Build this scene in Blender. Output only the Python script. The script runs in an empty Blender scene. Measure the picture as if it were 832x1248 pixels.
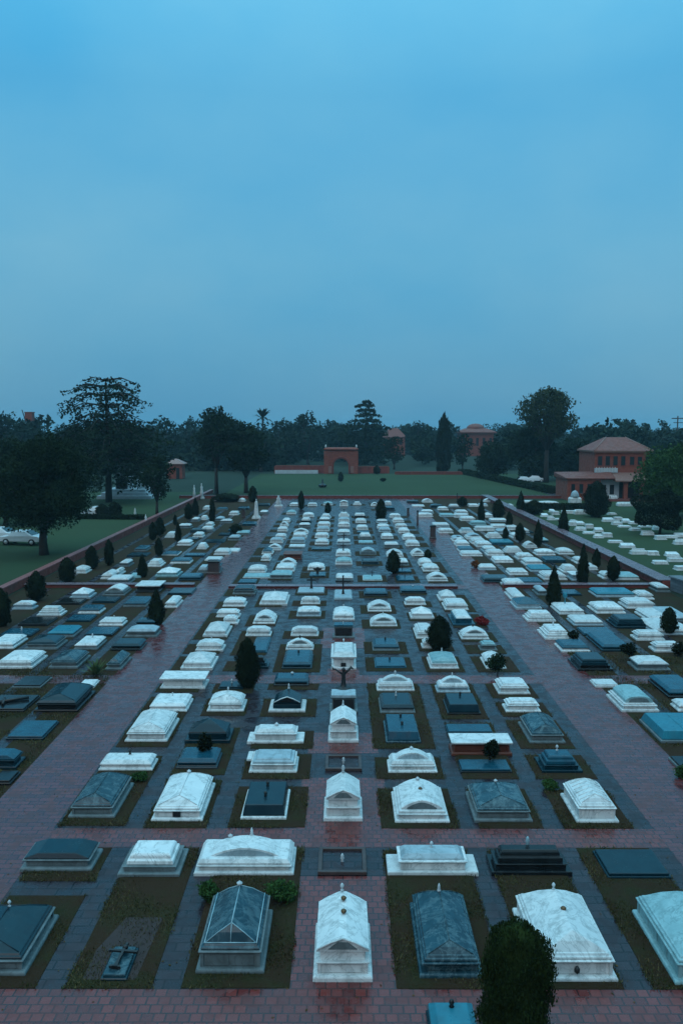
import bpy, bmesh, math, random
import numpy as np
from mathutils import Vector, Matrix
random.seed(7); rng = np.random.default_rng(7)
S = bpy.context.scene
COL = S.collection
R = math.radians
# ------------------------------------------------------------------ camera
F = 1000.0; H = 11.5; HOR = 522.0; CX = 418.0
PITCH = math.atan((624 - HOR) / F)
cd = bpy.data.cameras.new("camera"); cam = bpy.data.objects.new("camera", cd); COL.objects.link(cam)
cam.location = (0, 0, H)
cam.rotation_euler = (R(90) - PITCH, 0, math.atan((CX - 416) / F))
cd.sensor_fit = 'VERTICAL'; cd.sensor_height = 36; cd.lens = 36 * F / 1248
cd.clip_start = 0.1; cd.clip_end = 12000
S.camera = cam
MW = cam.rotation_euler.to_matrix()
def ray(x, y): return MW @ Vector(((x - 416) / F, -(y - 624) / F, -1))
def gp(x, y, z=0.0):                       # ground point seen at photo pixel x, y
    d = ray(x, y); t = (z - H) / d.z
    return Vector((d.x * t, d.y * t, z))
def at(x, y, Y):                           # point of the sight line at distance Y
    d = ray(x, y); t = Y / d.y
    return Vector((d.x * t, Y, H + d.z * t))

# ------------------------------------------------------------------ helpers
def tag(o, label=None, cat=None, group=None, kind=None):
    if label: o['label'] = label
    if cat: o['category'] = cat
    if group: o['group'] = group
    if kind: o['kind'] = kind
    return o
def empty(name, loc, rz=0.0):
    o = bpy.data.objects.new(name, None); COL.objects.link(o)
    o.location = loc; o.rotation_euler = (0, 0, rz); o.empty_display_size = .2
    return o
class MB:
    """collects faces for ONE mesh object"""
    def __init__(s): s.v = []; s.f = []; s.sm = []
    def add(s, vs, fs, smooth=False):
        n = len(s.v); s.v += [tuple(v) for v in vs]
        s.f += [tuple(i + n for i in f) for f in fs]; s.sm += [smooth] * len(fs); return s
    def rings(s, lv, cx=0, cy=0, cap=True, bot=False):
        """stack of rectangles (half width, half length, z)"""
        vs = []; fs = []
        for a in lv:
            hw, hl, z = a[:3]; oy = a[3] if len(a) > 3 else 0
            vs += [(cx - hw, cy + oy - hl, z), (cx + hw, cy + oy - hl, z), (cx + hw, cy + oy + hl, z), (cx - hw, cy + oy + hl, z)]
        for i in range(len(lv) - 1):
            for k in range(4):
                fs.append((i*4 + k, i*4 + (k+1) % 4, i*4 + 4 + (k+1) % 4, i*4 + 4 + k))
        n = len(lv) - 1
        if cap: fs.append((n*4, n*4+1, n*4+2, n*4+3))
        if bot: fs.append((3, 2, 1, 0))
        return s.add(vs, fs)
    def box(s, x0, x1, y0, y1, z0, z1, bot=True):
        return s.rings([((x1-x0)/2, (y1-y0)/2, z0), ((x1-x0)/2, (y1-y0)/2, z1)], (x0+x1)/2, (y0+y1)/2, True, bot)
    def lathe(s, prof, cx=0, cy=0, cz=0, n=12, smooth=True, jit=0):
        vs = []; fs = []
        for r, z in prof:
            for k in range(n):
                a = 2*math.pi*k/n; rr = r * (1 + jit*random.uniform(-1, 1))
                vs.append((cx + rr*math.cos(a), cy + rr*math.sin(a), cz + z))
        m = len(prof)
        for i in range(m-1):
            for k in range(n):
                fs.append((i*n+k, i*n+(k+1) % n, (i+1)*n+(k+1) % n, (i+1)*n+k))
        fs.append(tuple(range(n-1, -1, -1))); fs.append(tuple((m-1)*n+k for k in range(n)))
        return s.add(vs, fs, smooth)
    def tube(s, pts, rad, n=7):
        pts = [Vector(p) for p in pts]
        if not isinstance(rad, (list, tuple)): rad = [rad]*len(pts)
        vs = []; fs = []
        for i, p in enumerate(pts):
            d = (pts[min(i+1, len(pts)-1)] - pts[max(i-1, 0)]).normalized()
            a = d.cross(Vector((0, 1, 0.13)) if abs(d.y) < .8 else Vector((1, 0, .1))).normalized(); b = d.cross(a)
            for k in range(n):
                t = 2*math.pi*k/n; vs.append(p + (a*math.cos(t) + b*math.sin(t))*rad[i])
        for i in range(len(pts)-1):
            for k in range(n): fs.append((i*n+k, i*n+(k+1) % n, (i+1)*n+(k+1) % n, (i+1)*n+k))
        fs.append(tuple(range(n-1, -1, -1))); fs.append(tuple((len(pts)-1)*n+k for k in range(n)))
        return s.add(vs, fs, True)
    def extr(s, prof, y0, y1, smooth=False):    # closed profile in xz, extruded along y
        n = len(prof)
        vs = [(x, y0, z) for x, z in prof] + [(x, y1, z) for x, z in prof]
        fs = [(k, (k+1) % n, n+(k+1) % n, n+k) for k in range(n)]
        fs += [tuple(range(n-1, -1, -1)), tuple(range(n, 2*n))]
        return s.add(vs, fs, smooth)
    def build(s, name, mat, parent=None, bevel=0, loc=None):
        m = bpy.data.meshes.new(name); m.from_pydata(s.v, [], s.f)
        if any(s.sm): m.polygons.foreach_set('use_smooth', s.sm)
        bm = bmesh.new(); bm.from_mesh(m); bmesh.ops.recalc_face_normals(bm, faces=bm.faces)
        if bevel:
            ed = [e for e in bm.edges if len(e.link_faces) == 2 and e.calc_face_angle(0) > .5]
            bmesh.ops.bevel(bm, geom=ed, offset=bevel, segments=1, affect='EDGES', clamp_overlap=True)
        bm.to_mesh(m); bm.free()
        m.materials.append(mat); m.update()
        o = bpy.data.objects.new(name, m); COL.objects.link(o)
        if parent: o.parent = parent
        if loc is not None: o.location = loc
        return o
def rawmesh(name, V, Fc, mat, parent=None, loc=None):
    m = bpy.data.meshes.new(name); nv = len(V); k = Fc.shape[1]; nf = len(Fc)
    m.vertices.add(nv); m.vertices.foreach_set('co', np.asarray(V, np.float32).ravel())
    m.loops.add(nf*k); m.loops.foreach_set('vertex_index', np.asarray(Fc, np.int32).ravel())
    m.polygons.add(nf); m.polygons.foreach_set('loop_start', np.arange(0, nf*k, k, dtype=np.int32))
    m.polygons.foreach_set('loop_total', np.full(nf, k, np.int32))
    m.update(); m.validate(); m.materials.append(mat)
    o = bpy.data.objects.new(name, m); COL.objects.link(o)
    if parent: o.parent = parent
    if loc is not None: o.location = loc
    return o
def copy_tree(o, parent=None):
    c = o.copy(); COL.objects.link(c); c.parent = parent
    for ch in [x for x in bpy.data.objects if x.parent == o]: copy_tree(ch, c)
    return c

# ------------------------------------------------------------------ materials
class NT:
    def __init__(s, name):
        s.m = bpy.data.materials.new(name); s.m.use_nodes = True; s.t = s.m.node_tree
        s.b = s.t.nodes['Principled BSDF']
        s.pos = s.n('ShaderNodeNewGeometry').outputs['Position']
    def n(s, typ, **kw):
        nd = s.t.nodes.new(typ)
        for k, v in kw.items():
            if k.startswith('i_'): nd.inputs[k[2:].replace('_', ' ')].default_value = v
            else: setattr(nd, k, v)
        return nd
    def l(s, a, b): s.t.links.new(a, b)
    def noise(s, scale, detail=4, rough=.55, stretch=None, dist=0):
        nd = s.n('ShaderNodeTexNoise'); nd.inputs['Scale'].default_value = scale
        nd.inputs['Detail'].default_value = detail; nd.inputs['Roughness'].default_value = rough
        nd.inputs['Distortion'].default_value = dist
        if stretch:
            mp = s.n('ShaderNodeMapping'); mp.inputs['Scale'].default_value = stretch
            s.l(s.pos, mp.inputs['Vector']); s.l(mp.outputs[0], nd.inputs['Vector'])
        else: s.l(s.pos, nd.inputs['Vector'])
        return nd.outputs['Fac']
    def ramp(s, fac, stops):
        r = s.n('ShaderNodeValToRGB'); e = r.color_ramp.elements
        while len(e) < len(stops): e.new(.5)
        for i, (p, c) in enumerate(stops):
            e[i].position = p; e[i].color = (*c, 1) if isinstance(c, (tuple, list)) else (c, c, c, 1)
        s.l(fac, r.inputs['Fac']); return r.outputs['Color']
    def mix(s, fac, a, b, mode='MIX'):
        mx = s.n('ShaderNodeMix', data_type='RGBA', blend_type=mode)
        for sock, v in ((mx.inputs[0], fac), (mx.inputs[6], a), (mx.inputs[7], b)):
            if hasattr(v, 'is_linked'): s.l(v, sock)
            elif isinstance(v, (tuple, list)): sock.default_value = (*v, 1)
            else: sock.default_value = v
        return mx.outputs[2]
    def bump(s, h, strength=.3, dist=.02):
        b = s.n('ShaderNodeBump'); b.inputs['Strength'].default_value = strength; b.inputs['Distance'].default_value = dist
        s.l(h, b.inputs['Height']); s.l(b.outputs[0], s.b.inputs['Normal'])
    def out(s, col, rough, spec=.5):
        for k, v in (('Base Color', col), ('Roughness', rough)):
            if hasattr(v, 'is_linked'): s.l(v, s.b.inputs[k])
            else: s.b.inputs[k].default_value = (*v, 1) if isinstance(v, (tuple, list)) else v
        s.b.inputs['Specular IOR Level'].default_value = spec
        return s.m
def stone(name, c1, c2, stain, rough=(.35, .6), amt=.5, spec=.4, veins=True, obj_var=.25):
    t = NT(name)
    a = t.noise(2.2, 6, .6, dist=.6); base = t.mix(t.ramp(a, [(.35, 0), (.7, 1)]), c1, c2)
    if veins:
        v = t.noise(1.1, 7, .65, dist=1.6)
        base = t.mix(t.ramp(v, [(.475, 0.0), (.5, .55), (.525, 0.0)]), base, stain)
    st = t.noise(3.0, 5, .6, stretch=(1.4, 1.4, .35))
    base = t.mix(t.ramp(st, [(.5, 0.0), (.72, amt)]), base, stain)
    oi = t.n('ShaderNodeObjectInfo')
    base = t.mix(t.ramp(oi.outputs['Random'], [(0, 0.0), (1, obj_var)]), base, tuple(x*.55 for x in c2))
    g = t.noise(40, 3); t.bump(t.mix(.5, g, a), .22, .012)
    return t.out(base, t.ramp(st, [(.35, rough[0]), (.75, rough[1])]), spec)
M = {}
M['W'] = stone('white_marble', (.80, .81, .79), (.66, .69, .69), (.20, .23, .23), amt=.6, obj_var=.45)
M['L'] = stone('pale_blue_marble', (.40, .50, .54), (.30, .39, .43), (.15, .19, .2), obj_var=.3)
M['G'] = stone('grey_stone', (.17, .21, .22), (.10, .13, .135), (.06, .07, .07), (.5, .75))
M['P'] = stone('patinated_slate', (.022, .070, .092), (.008, .028, .040), (.13, .21, .23), (.16, .4), amt=.75, spec=.35)
M['T'] = stone('dark_teal_granite', (.004, .030, .042), (.003, .018, .028), (.012, .04, .05), (.12, .32), amt=.3, spec=.3, veins=False)
M['B'] = stone('black_granite', (.012, .014, .016), (.007, .009, .01), (.015, .02, .02), (.1, .3), spec=.3, veins=False)
M['U'] = stone('sky_tinted_polished_slab', (.010, .085, .125), (.007, .05, .08), (.02, .05, .07), (.16, .36), amt=.5, spec=.35, veins=False)  # sky reflection on dark polished stone is put into the blue base colour
M['N'] = stone('turquoise_slab', (.018, .21, .28), (.014, .15, .21), (.02, .10, .13), (.25, .45), amt=.5, veins=False)
M['V'] = stone('verdigris_marble', (.30, .48, .50), (.20, .36, .38), (.09, .17, .18), obj_var=.2)
M['R'] = stone('red_stone', (.17, .05, .028), (.10, .03, .02), (.08, .02, .015), veins=False)
def simple(name, c, rough=.5, spec=.5, metal=0, var=.4, sc=6):
    t = NT(name); t.out(t.mix(t.ramp(t.noise(sc), [(.3, 0.0), (.75, 1.0)]), c, tuple(x*(1-var) for x in c)), rough, spec)
    t.b.inputs['Metallic'].default_value = metal; return t.m
M['iron'] = simple('black_iron', (.012, .012, .013), .45)
M['lead'] = simple('pale_lead', (.34, .5, .55), .5)
M['bronze'] = simple('bronze', (.16, .09, .04), .45, metal=.4)
M['opening_shade'] = simple('dark_opening', (.012, .012, .014), .9)  # near-black colour stands in for the shade inside openings, doors and far windows
M['silver'] = simple('weathered_white_metal', (.62, .66, .68), .4)
M['glass'] = simple('car_glass', (.02, .03, .035), .08, .6)
M['carpaint'] = simple('white_car_paint', (.72, .76, .78), .25, var=.05)
M['rubber'] = simple('tyre_rubber', (.015, .015, .015), .8)
M['earthbed'] = simple('dark_earth', (.040, .020, .017), .8, sc=9)
def brick(name, c1, c2, mortar, bw, bh, wet=(.16, .5), bump=.35, stainc=(.10, .018, .012), axis='xy', stain=.75, spec=.5):
    t = NT(name)
    bt = t.n('ShaderNodeTexBrick'); bt.inputs['Scale'].default_value = 1; bt.inputs['Brick Width'].default_value = bw
    bt.inputs['Row Height'].default_value = bh; bt.inputs['Mortar Size'].default_value = .012 if bh < .2 else .018
    bt.inputs['Color1'].default_value = (*c1, 1); bt.inputs['Color2'].default_value = (*c2, 1); bt.inputs['Mortar'].default_value = (*mortar, 1)
    bt.inputs['Bias'].default_value = -.1
    if axis == 'xy': t.l(t.pos, bt.inputs['Vector'])
    else:
        sx = t.n('ShaderNodeSeparateXYZ'); t.l(t.pos, sx.inputs[0]); cb = t.n('ShaderNodeCombineXYZ')
        ad = t.n('ShaderNodeMath', operation='ADD'); t.l(sx.outputs['X'], ad.inputs[0]); t.l(sx.outputs['Y'], ad.inputs[1])
        t.l(ad.outputs[0], cb.inputs['X']); t.l(sx.outputs['Z'], cb.inputs['Y']); t.l(cb.outputs[0], bt.inputs['Vector'])
    fine = t.noise(14, 5, .7); big = t.noise(.33, 4, .6, dist=.5); med = t.noise(1.7, 4, .65, dist=.4)
    c = t.mix(t.ramp(fine, [(.3, .0), (.75, .55)]), bt.outputs['Color'], tuple(x*.45 for x in c1))
    c = t.mix(t.ramp(med, [(.42, .0), (.75, .55)]), c, tuple(x*1.15 for x in c2))
    c = t.mix(t.ramp(big, [(.58, .0), (.68, stain)]), c, stainc)
    hb = t.mix(.35, bt.outputs['Fac'], fine)
    inv = t.n('ShaderNodeMath', operation='SUBTRACT'); inv.inputs[0].default_value = 1; t.l(hb, inv.inputs[1])
    t.bump(inv.outputs[0], bump, .02)
    return t.out(c, t.ramp(med, [(.40, wet[0]), (.60, wet[1])]), spec)
M['brick'] = brick('wet_red_brick_paving', (.165, .036, .036), (.072, .018, .022), (.026, .013, .017), .46, .23, (.04, .45), .4, spec=.6)
M['brick2'] = brick('red_brick_square', (.20, .036, .031), (.088, .017, .018), (.03, .014, .016), .24, .24, (.05, .5), .4, spec=.6)
M['slate'] = brick('wet_slate_paving', (.042, .030, .037), (.019, .015, .021), (.008, .008, .010), .62, .31, (.08, .5), .5, (.035, .022, .024), stain=.7, spec=.33)
M['wallbrick'] = brick('red_wall_brick', (.32, .055, .036), (.20, .038, .028), (.10, .035, .03), .25, .09, (.5, .8), .3, (.12, .04, .03), axis='z')
M['redwall'] = brick('red_sandstone', (.32, .068, .036), (.20, .045, .028), (.18, .05, .034), .5, .25, (.6, .85), .2, (.22, .08, .06), axis='z', stain=.4)
M['coping'] = stone('wet_coping', (.24, .15, .17), (.11, .08, .095), (.05, .045, .05), (.2, .5), veins=False)
M['redcop'] = stone('red_coping', (.36, .12, .11), (.25, .08, .08), (.08, .04, .04), (.3, .6), veins=False)
M['greywall'] = brick('grey_block_wall', (.16, .17, .19), (.10, .115, .13), (.05, .055, .06), .5, .22, (.4, .7), .4, (.04, .05, .05), axis='z')
M['kerb'] = stone('kerb_stone', (.08, .05, .045), (.05, .034, .034), (.03, .025, .025), (.3, .6), veins=False)
M['roof'] = brick('red_roof_tiles', (.24, .06, .04), (.15, .042, .032), (.2, .09, .07), .35, .3, (.55, .8), .3, (.2, .09, .075), stain=.5)
M['slope'] = stone('pale_wet_roof', (.32, .17, .14), (.25, .12, .10), (.2, .12, .1), (.3, .6), veins=False)
def grass_m(name, g1, g2, e, lo, hi, sc=.5):
    t = NT(name)
    f = t.noise(sc*1.8, 6, .65, dist=.4); fine = t.noise(18, 5, .75); big = t.noise(.06, 3)
    c = t.mix(t.ramp(fine, [(.3, 0.0), (.7, 1.0)]), g1, g2)
    c = t.mix(t.ramp(f, [(lo, 0.0), (hi, .85)]), c, e)
    c = t.mix(t.ramp(big, [(.4, 0.0), (.7, .4)]), c, tuple(x*.6 for x in g1))
    t.bump(fine, .8, .06)
    return t.out(c, .95, .15)
M['plot'] = grass_m('grass_and_earth', (.014, .018, .005), (.055, .044, .018), (.045, .022, .012), .36, .54)
M['lawn'] = grass_m('lawn', (.030, .056, .027), (.048, .078, .034), (.045, .058, .028), .5, .8, .2)
M['field'] = grass_m('far_field', (.02, .035, .024), (.03, .045, .03), (.035, .05, .035), .5, .8, .05)
def leaf_m(name, c, c2, trans=.15):
    t = NT(name); g = t.n('ShaderNodeNewGeometry')
    cc = t.mix(g.outputs['Random Per Island'], c, c2)
    n = t.noise(.8, 3); cc = t.mix(t.ramp(n, [(.4, 0.0), (.65, .6)]), cc, tuple(x*.55 for x in c))
    t.out(cc, .9, .06); return t.m
M['leaf_cyp'] = leaf_m('cypress_foliage', (.007, .013, .007), (.017, .025, .011))
M['leaf_dark'] = leaf_m('dark_foliage', (.010, .022, .011), (.024, .042, .018))
M['leaf_green'] = leaf_m('green_foliage', (.022, .055, .016), (.050, .105, .03))
M['leaf_olive'] = leaf_m('olive_foliage', (.028, .042, .018), (.060, .070, .03))
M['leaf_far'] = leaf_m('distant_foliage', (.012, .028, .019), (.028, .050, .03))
M['leaf_shrub'] = leaf_m('shrub_foliage', (.008, .018, .006), (.032, .050, .014))
M['leaf_red'] = leaf_m('red_foliage', (.16, .012, .014), (.26, .03, .025))
M['leaf_orange'] = leaf_m('orange_foliage', (.16, .05, .02), (.24, .09, .03))
M['bark'] = simple('bark', (.035, .028, .022), .9)
M['agave'] = leaf_m('pale_agave', (.07, .12, .05), (.16, .22, .10))
M['plaster'] = simple('white_plaster', (.5, .55, .58), .7, var=.25, sc=1.5)
M['pole'] = simple('dark_wood_pole', (.06, .04, .035), .8)

# ------------------------------------------------------------------ world, sun
w = bpy.data.worlds.new("World"); S.world = w; w.use_nodes = True
nt = w.node_tree; nt.nodes.clear(); L_ = nt.links.new
sky = nt.nodes.new('ShaderNodeTexSky'); sky.sky_type = 'NISHITA'; sky.sun_disc = False
SUN_EL, SUN_ROT = 38, 200
sky.sun_elevation = R(SUN_EL); sky.sun_rotation = R(SUN_ROT); sky.ozone_density = 6; sky.air_density = 1.4; sky.dust_density = 1.5
tc = nt.nodes.new('ShaderNodeTexCoord'); sep = nt.nodes.new('ShaderNodeSeparateXYZ'); L_(tc.outputs['Generated'], sep.inputs[0])
nz = nt.nodes.new('ShaderNodeTexNoise'); nz.inputs['Scale'].default_value = 2.3; nz.inputs['Detail'].default_value = 5; nz.inputs['Roughness'].default_value = .5
mpn = nt.nodes.new('ShaderNodeMapping'); mpn.inputs['Scale'].default_value = (1, 1, 1.8); L_(tc.outputs['Generated'], mpn.inputs[0]); L_(mpn.outputs[0], nz.inputs['Vector'])
ramp = nt.nodes.new('ShaderNodeValToRGB'); L_(sep.outputs['Z'], ramp.inputs['Fac'])
SKYC = [(0.0, (.060, .245, .405)), (.08, (.068, .275, .44)), (.2, (.094, .345, .52)), (.36, (.072, .362, .60)), (.6, (.17, .65, .94)), (1.0, (.86, 1.68, 2.05))]
e = ramp.color_ramp.elements
while len(e) < len(SKYC): e.new(.5)
for i, (p, c) in enumerate(SKYC): e[i].position = p; e[i].color = (*c, 1)
mul = nt.nodes.new('ShaderNodeMix'); mul.data_type = 'RGBA'; mul.blend_type = 'MULTIPLY'; mul.inputs[0].default_value = 1
rn = nt.nodes.new('ShaderNodeValToRGB'); L_(nz.outputs['Fac'], rn.inputs['Fac'])
rn.color_ramp.elements[0].position = .36; rn.color_ramp.elements[0].color = (.72, .93, 1.0, 1)
rn.color_ramp.elements[1].position = .64; rn.color_ramp.elements[1].color = (1.34, 1.07, 1.02, 1)
L_(ramp.outputs['Color'], mul.inputs[6]); L_(rn.outputs['Color'], mul.inputs[7])
sc_ = nt.nodes.new('ShaderNodeMix'); sc_.data_type = 'RGBA'; sc_.blend_type = 'MIX'; sc_.inputs[0].default_value = .88
L_(sky.outputs[0], sc_.inputs[6])
gain = nt.nodes.new('ShaderNodeVectorMath'); gain.operation = 'SCALE'; gain.inputs['Scale'].default_value = 10.9
ry = nt.nodes.new('ShaderNodeValToRGB'); ry.color_ramp.elements[0].position = .05; ry.color_ramp.elements[0].color = (.38, .38, .38, 1)
ry.color_ramp.elements[1].position = .5; ry.color_ramp.elements[1].color = (1, 1, 1, 1)
my = nt.nodes.new('ShaderNodeMath'); my.operation = 'MULTIPLY_ADD'; my.inputs[1].default_value = .5; my.inputs[2].default_value = .5
L_(sep.outputs['Y'], my.inputs[0]); L_(my.outputs[0], ry.inputs['Fac'])
m2 = nt.nodes.new('ShaderNodeMix'); m2.data_type = 'RGBA'; m2.blend_type = 'MULTIPLY'; m2.inputs[0].default_value = 1
L_(mul.outputs[2], m2.inputs[6]); L_(ry.outputs['Color'], m2.inputs[7]); L_(m2.outputs[2], gain.inputs[0]); L_(gain.outputs[0], sc_.inputs[7])
bg = nt.nodes.new('ShaderNodeBackground'); bg.inputs['Strength'].default_value = .1
L_(sc_.outputs[2], bg.inputs['Color'])
wo = nt.nodes.new('ShaderNodeOutputWorld'); L_(bg.outputs[0], wo.inputs['Surface'])
sd = bpy.data.lights.new('sun', 'SUN'); sd.energy = .5; sd.angle = R(40); sd.color = (1, .98, .95)
so = bpy.data.objects.new('sun', sd); COL.objects.link(so)
az = R(SUN_ROT)
sdir = Vector((math.sin(az)*math.cos(R(SUN_EL)), math.cos(az)*math.cos(R(SUN_EL)), math.sin(R(SUN_EL))))
so.rotation_euler = sdir.to_track_quat('Z', 'Y').to_euler()
S.view_settings.view_transform = 'Standard'; S.view_settings.look = 'None'; S.view_settings.exposure = .17; S.view_settings.gamma = 1
S.view_settings.use_curve_mapping = False
S.cycles.volume_bounces = 1; S.cycles.max_bounces = 6; S.cycles.diffuse_bounces = 3; S.cycles.glossy_bounces = 3

# ------------------------------------------------------------------ tomb data:  x1 x2 y_front y_top  type  lid/base  extras (photo pixels of the base front edge)
INNER = {   # columns between the two broad promenades
-3: """-78 31 1191 1099 H TG f
24 112 1063 1022 C TG -
83 140 998 938 H PG -
120 186 940 917 F WW u
152 204 905 862 H WW -
181 228 868 845 F WW f
195 250 840 819 S2 WW -
220 259 817 790 Z WW f
238 272 794 779 C WW f
247 277 777 754 Z WW -
271 290 761 754 C WW -
263 292 753 742 C WW -
271 299 740 728 C WW f
284 310 725 712 C TG -
290 311 712 703 S UT -
297 328 705 700 S VW -
302 323 698.5 681 H WW -
318 329 684 678 C WW -
319 332 676 669 H UW -
326 342 671 663 A WW -
329 344 662 658 C LW -
335 348 657 651 C WW -
338 350 648 644 C WW -
341 351 642 637 A WW f
344 353 637 632 C WW -
349 360 627 618 H VW -
353 364 617 608 C WW -""",
-2: """122 155 1197 1154 S PT -
143 219 1070 1020 E WG r
184 247 1002 938 H WW fo
214 265 938 910 F UT -
225 280 907 872 Z TT -
252 297 868 840 H WW f
266 296 841 831 S TT f
288 327 815 802 E BT -
305 325 796 776 S UU -
299 330 776 764 C WW -
308 335 761 743 A WW f
316 350 738 715 Z WW f
329 355.5 706 700 C VG -
336 358 697 691 C WW -
341 360 690 681 A WW -
346 367 682 671 S2 RR -
352.5 371 667.5 663 S WL -
354 371 662 657 C LL -
357 373 656 651 C WW -
358 375 651 646 A WW -
364 378 643 638 C WG -
366 379 637 632 E WB -
369 382 630 623 H WW -
375 386 617 608 C WW -""",
-1: """238 322 1188 1083 D PG f
236 358 1068 1014 Q WW ff
293 349 1000 952 K TW uu
303 362 943 912 C LW s
301 370 907 882 P WW f
327 372 869 840 Y TW f
333 376 837 820 F UB f
343 380 816 792 F UT u
348 382 793 781 A WW u
354 388 776 765 C WW -
361 391 752 739 C WL -
366 390 737 728 C WW -
363 394 724 718 S LG x
377 396 703.5 697 S UB y
375 395 695.5 680 H WW -
380 402 671 665 S TB -
384 400 664 659 C WW -
384 400 656 652 C WW -
386 401 648 643 C LW -
387 402 642 638 C WW -
389 402 636 632 C WG -
391 403 632 627 E WL f
394 405 616 607 H VW f""",
0: """381 454 1197 1098 V WW fjj
387 447 1067 1035 O SG m
394 442 1001 944 V WW fm
396 441 940 922 O SG m
399.5 437 905 862 V WW f
401 436 869 842 I LG -
403.5 434 816 783 Q2 WW fo
405 432 778 763 I UG f
405.5 432 756 738 H WW f
407 429 731 718 S LL X
409.5 430 708 693 F WG -
409 428.5 688.5 679 H VW -
409.5 427 678 670 C WW X2
410.5 427 664 657 C WL X2
411 426.5 652 645 C WL -
412 426 642 634 C WW -
412.5 425.5 636 632 C LW -
413 425 630 622 E WW x2
414 424 617 606 V WW f""",
1: """511 589 1194 1084 H PP f
472 583 1068 1027 P LW f
481 548 1004 948 A WW fj
473 533 943 911 Q WW f
470 513 907 870 K UP uu
463 506 870 844 F TG f
459 505 843 822 Q WW f
457 495 815 801 S UU u
454 487 794 778 F UG u
451 484 764 748 A WW f
448 477 746 731 A WW -
444 472 727.5 717 F UB -
443 465 708 699 S VW x2
441 461 688.5 680 F TT f
439 458 676.5 667 A LG -
437.5 454 662.6 657 S VL -
437 453 657 652 E WG -
435.5 450 650 645 S UT -
434.5 448 646 640 C WW -
433.5 446 637.6 632 C WW -
431 446 631 622 E WB f
430.5 440 616 607 E WW -""",
2: """654 753 1198 1083 H2 WW fjd
599 697 1068 1025 E3 BB m
578 649 1003 948 H PG f
561 624 943 925 S UB -
545 586 872 845 K TB u
532 573 845 826 Q WL f
524 559 816 792 H VW f
514 532 791 782 C WW -
507 530 779 759 C WW -
500 529 755 738 Z WW f
493 519 738 728 C WW -
489 519 724 717 F UB f
484 505 709 703 S UT x2
481 501 698.5 693 S UT x2
484 498 690 686 C WG -
484 497 686.5 681 S UT -
472 491 679 668 A WW -
468 486 668 662 C WG -
465 479 657 652 C WW -
462 476 649 644 C LL -
460 474 644.5 640 C WW f
459 472 638 635 C WL -
469 481 622 614 C UT -
452 461 617 608 A WW -
469 477 615 608 C WW -""",
3: """822 922 1202 1085 H2 VV -
740 818 1072 1034 S TT e
702 754 1004 946 H3 WW -
660 710 943 911 E UT f
645 689 907 866 H PG -
616 659 869 851 C WW r
607 646 847 825 C WW -
592 617 816 792 H WW -
585 606 794 781 C VG -
562 596 780 763 A WW u
552 579 763 742 P WU -
542 571 744 729 C WW -
535 557 733 717 Z WW -
522 545 709 694 A WW -
516 535 697 688 C WW -
511 527 690 679 H WW -
502 517 678 665 A WW -
495 511 666 658 C WW -
491 506 658 646 H WW -
486 499 650 642 H WW -
482 496 644 638 C WW -
479 492 637 630 C WW -
475 488 631 625 C WW -"""}
OUTER_L = """-12 13 957 948 S BB -
-30 20 938 914 C UT -
7 53 902 878 S UT k
41 95 868 830 H TB -
-22 30 868 847 S BB c
15 50 839 824 S BG -
95 115 838.5 831 S WW -
128 148 817 792 H PG -
59 95 815 790 H PG -
-5 40 815 790 H WW -
135 172 793 778 F TB -
90 119 792 775 F WG m
30 70 792 772 H TG -
-14 17 791 773 F WW -
152 191 777 762 C LG -
103 137 775.5 764 S UB -
57 90 777 762 F NG -
0 38 776 766 S UT m
165 190 763 754 F UB -
120 150 763 752 F WW f
80 110 758 749 S UT -
22 58 763 752 S BB -
95 122 748 737 F UW -
45 75 751 738 E WW -
68 98 737 729 S BB -
15 41 743 735 C WL -
150 178 740 727 F UG -
112 140 735 727 S TT -
85 110 730 715 Z WL -
200 216 741 726 C WW -
126 151 726 713 A WG -
166 194 722 709 S2 WB -
205 233 725 716 S TT -
130 157 712 708 C WG -
218 244 707.5 698 F UT -
190 216 703.5 692 Z WV -
123 138 706 691 H WW -
252 268 697 688 S2 TB -
179 196 691 680 E WW -
156 171 704.5 699 S VV -
88 105 699 690 H WW -
145 157 691 681 C WG -
240 254 699 684 E LG -
250 268 683.5 678 S WW -
261 279 676.5 670 C WW -
225 248 678.5 673 S UT -
208 231 687 680 F UW -
155 178 678.5 672 S TT -
164 178 672 663 F UG -
198 216 677 672 S UW -
216 232 665 660 C WW -
240 251 669.5 663 E WW -
201 214 655.5 645 E WW -
249 272 661.5 656 S TU -
235 247 655 651 C WW -
227 240 658.5 653 S TT -
244 260 648 639 E WG -
217 232 644 635 C WG -
250 259 642 637 C WW -
233 242 636 630 C WG -
244 252 634 624 E WW -
247 255 621 615 C WW -
262 273 635 629 H LG -
278 292 647.5 641 S UT -
266 280 653 648 S TT -
288 303 652 648 F VG -
295 311 641 635 F UT -
264 276 622 617 F UG -
279 290 628 622 C WW -
268 282 638 633 C WG -
290 303 621 615 F UT -
290 298 611.5 606 H WW -
314 328 617 609 F TT -
316 326 627 622 C WG -
262 270 610 603 H WW -
139 146 702 691 C WW -
278 292 659 653 C LG -
277 290 673 668 S WW -
232 250 649 645 F TT -"""
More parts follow.
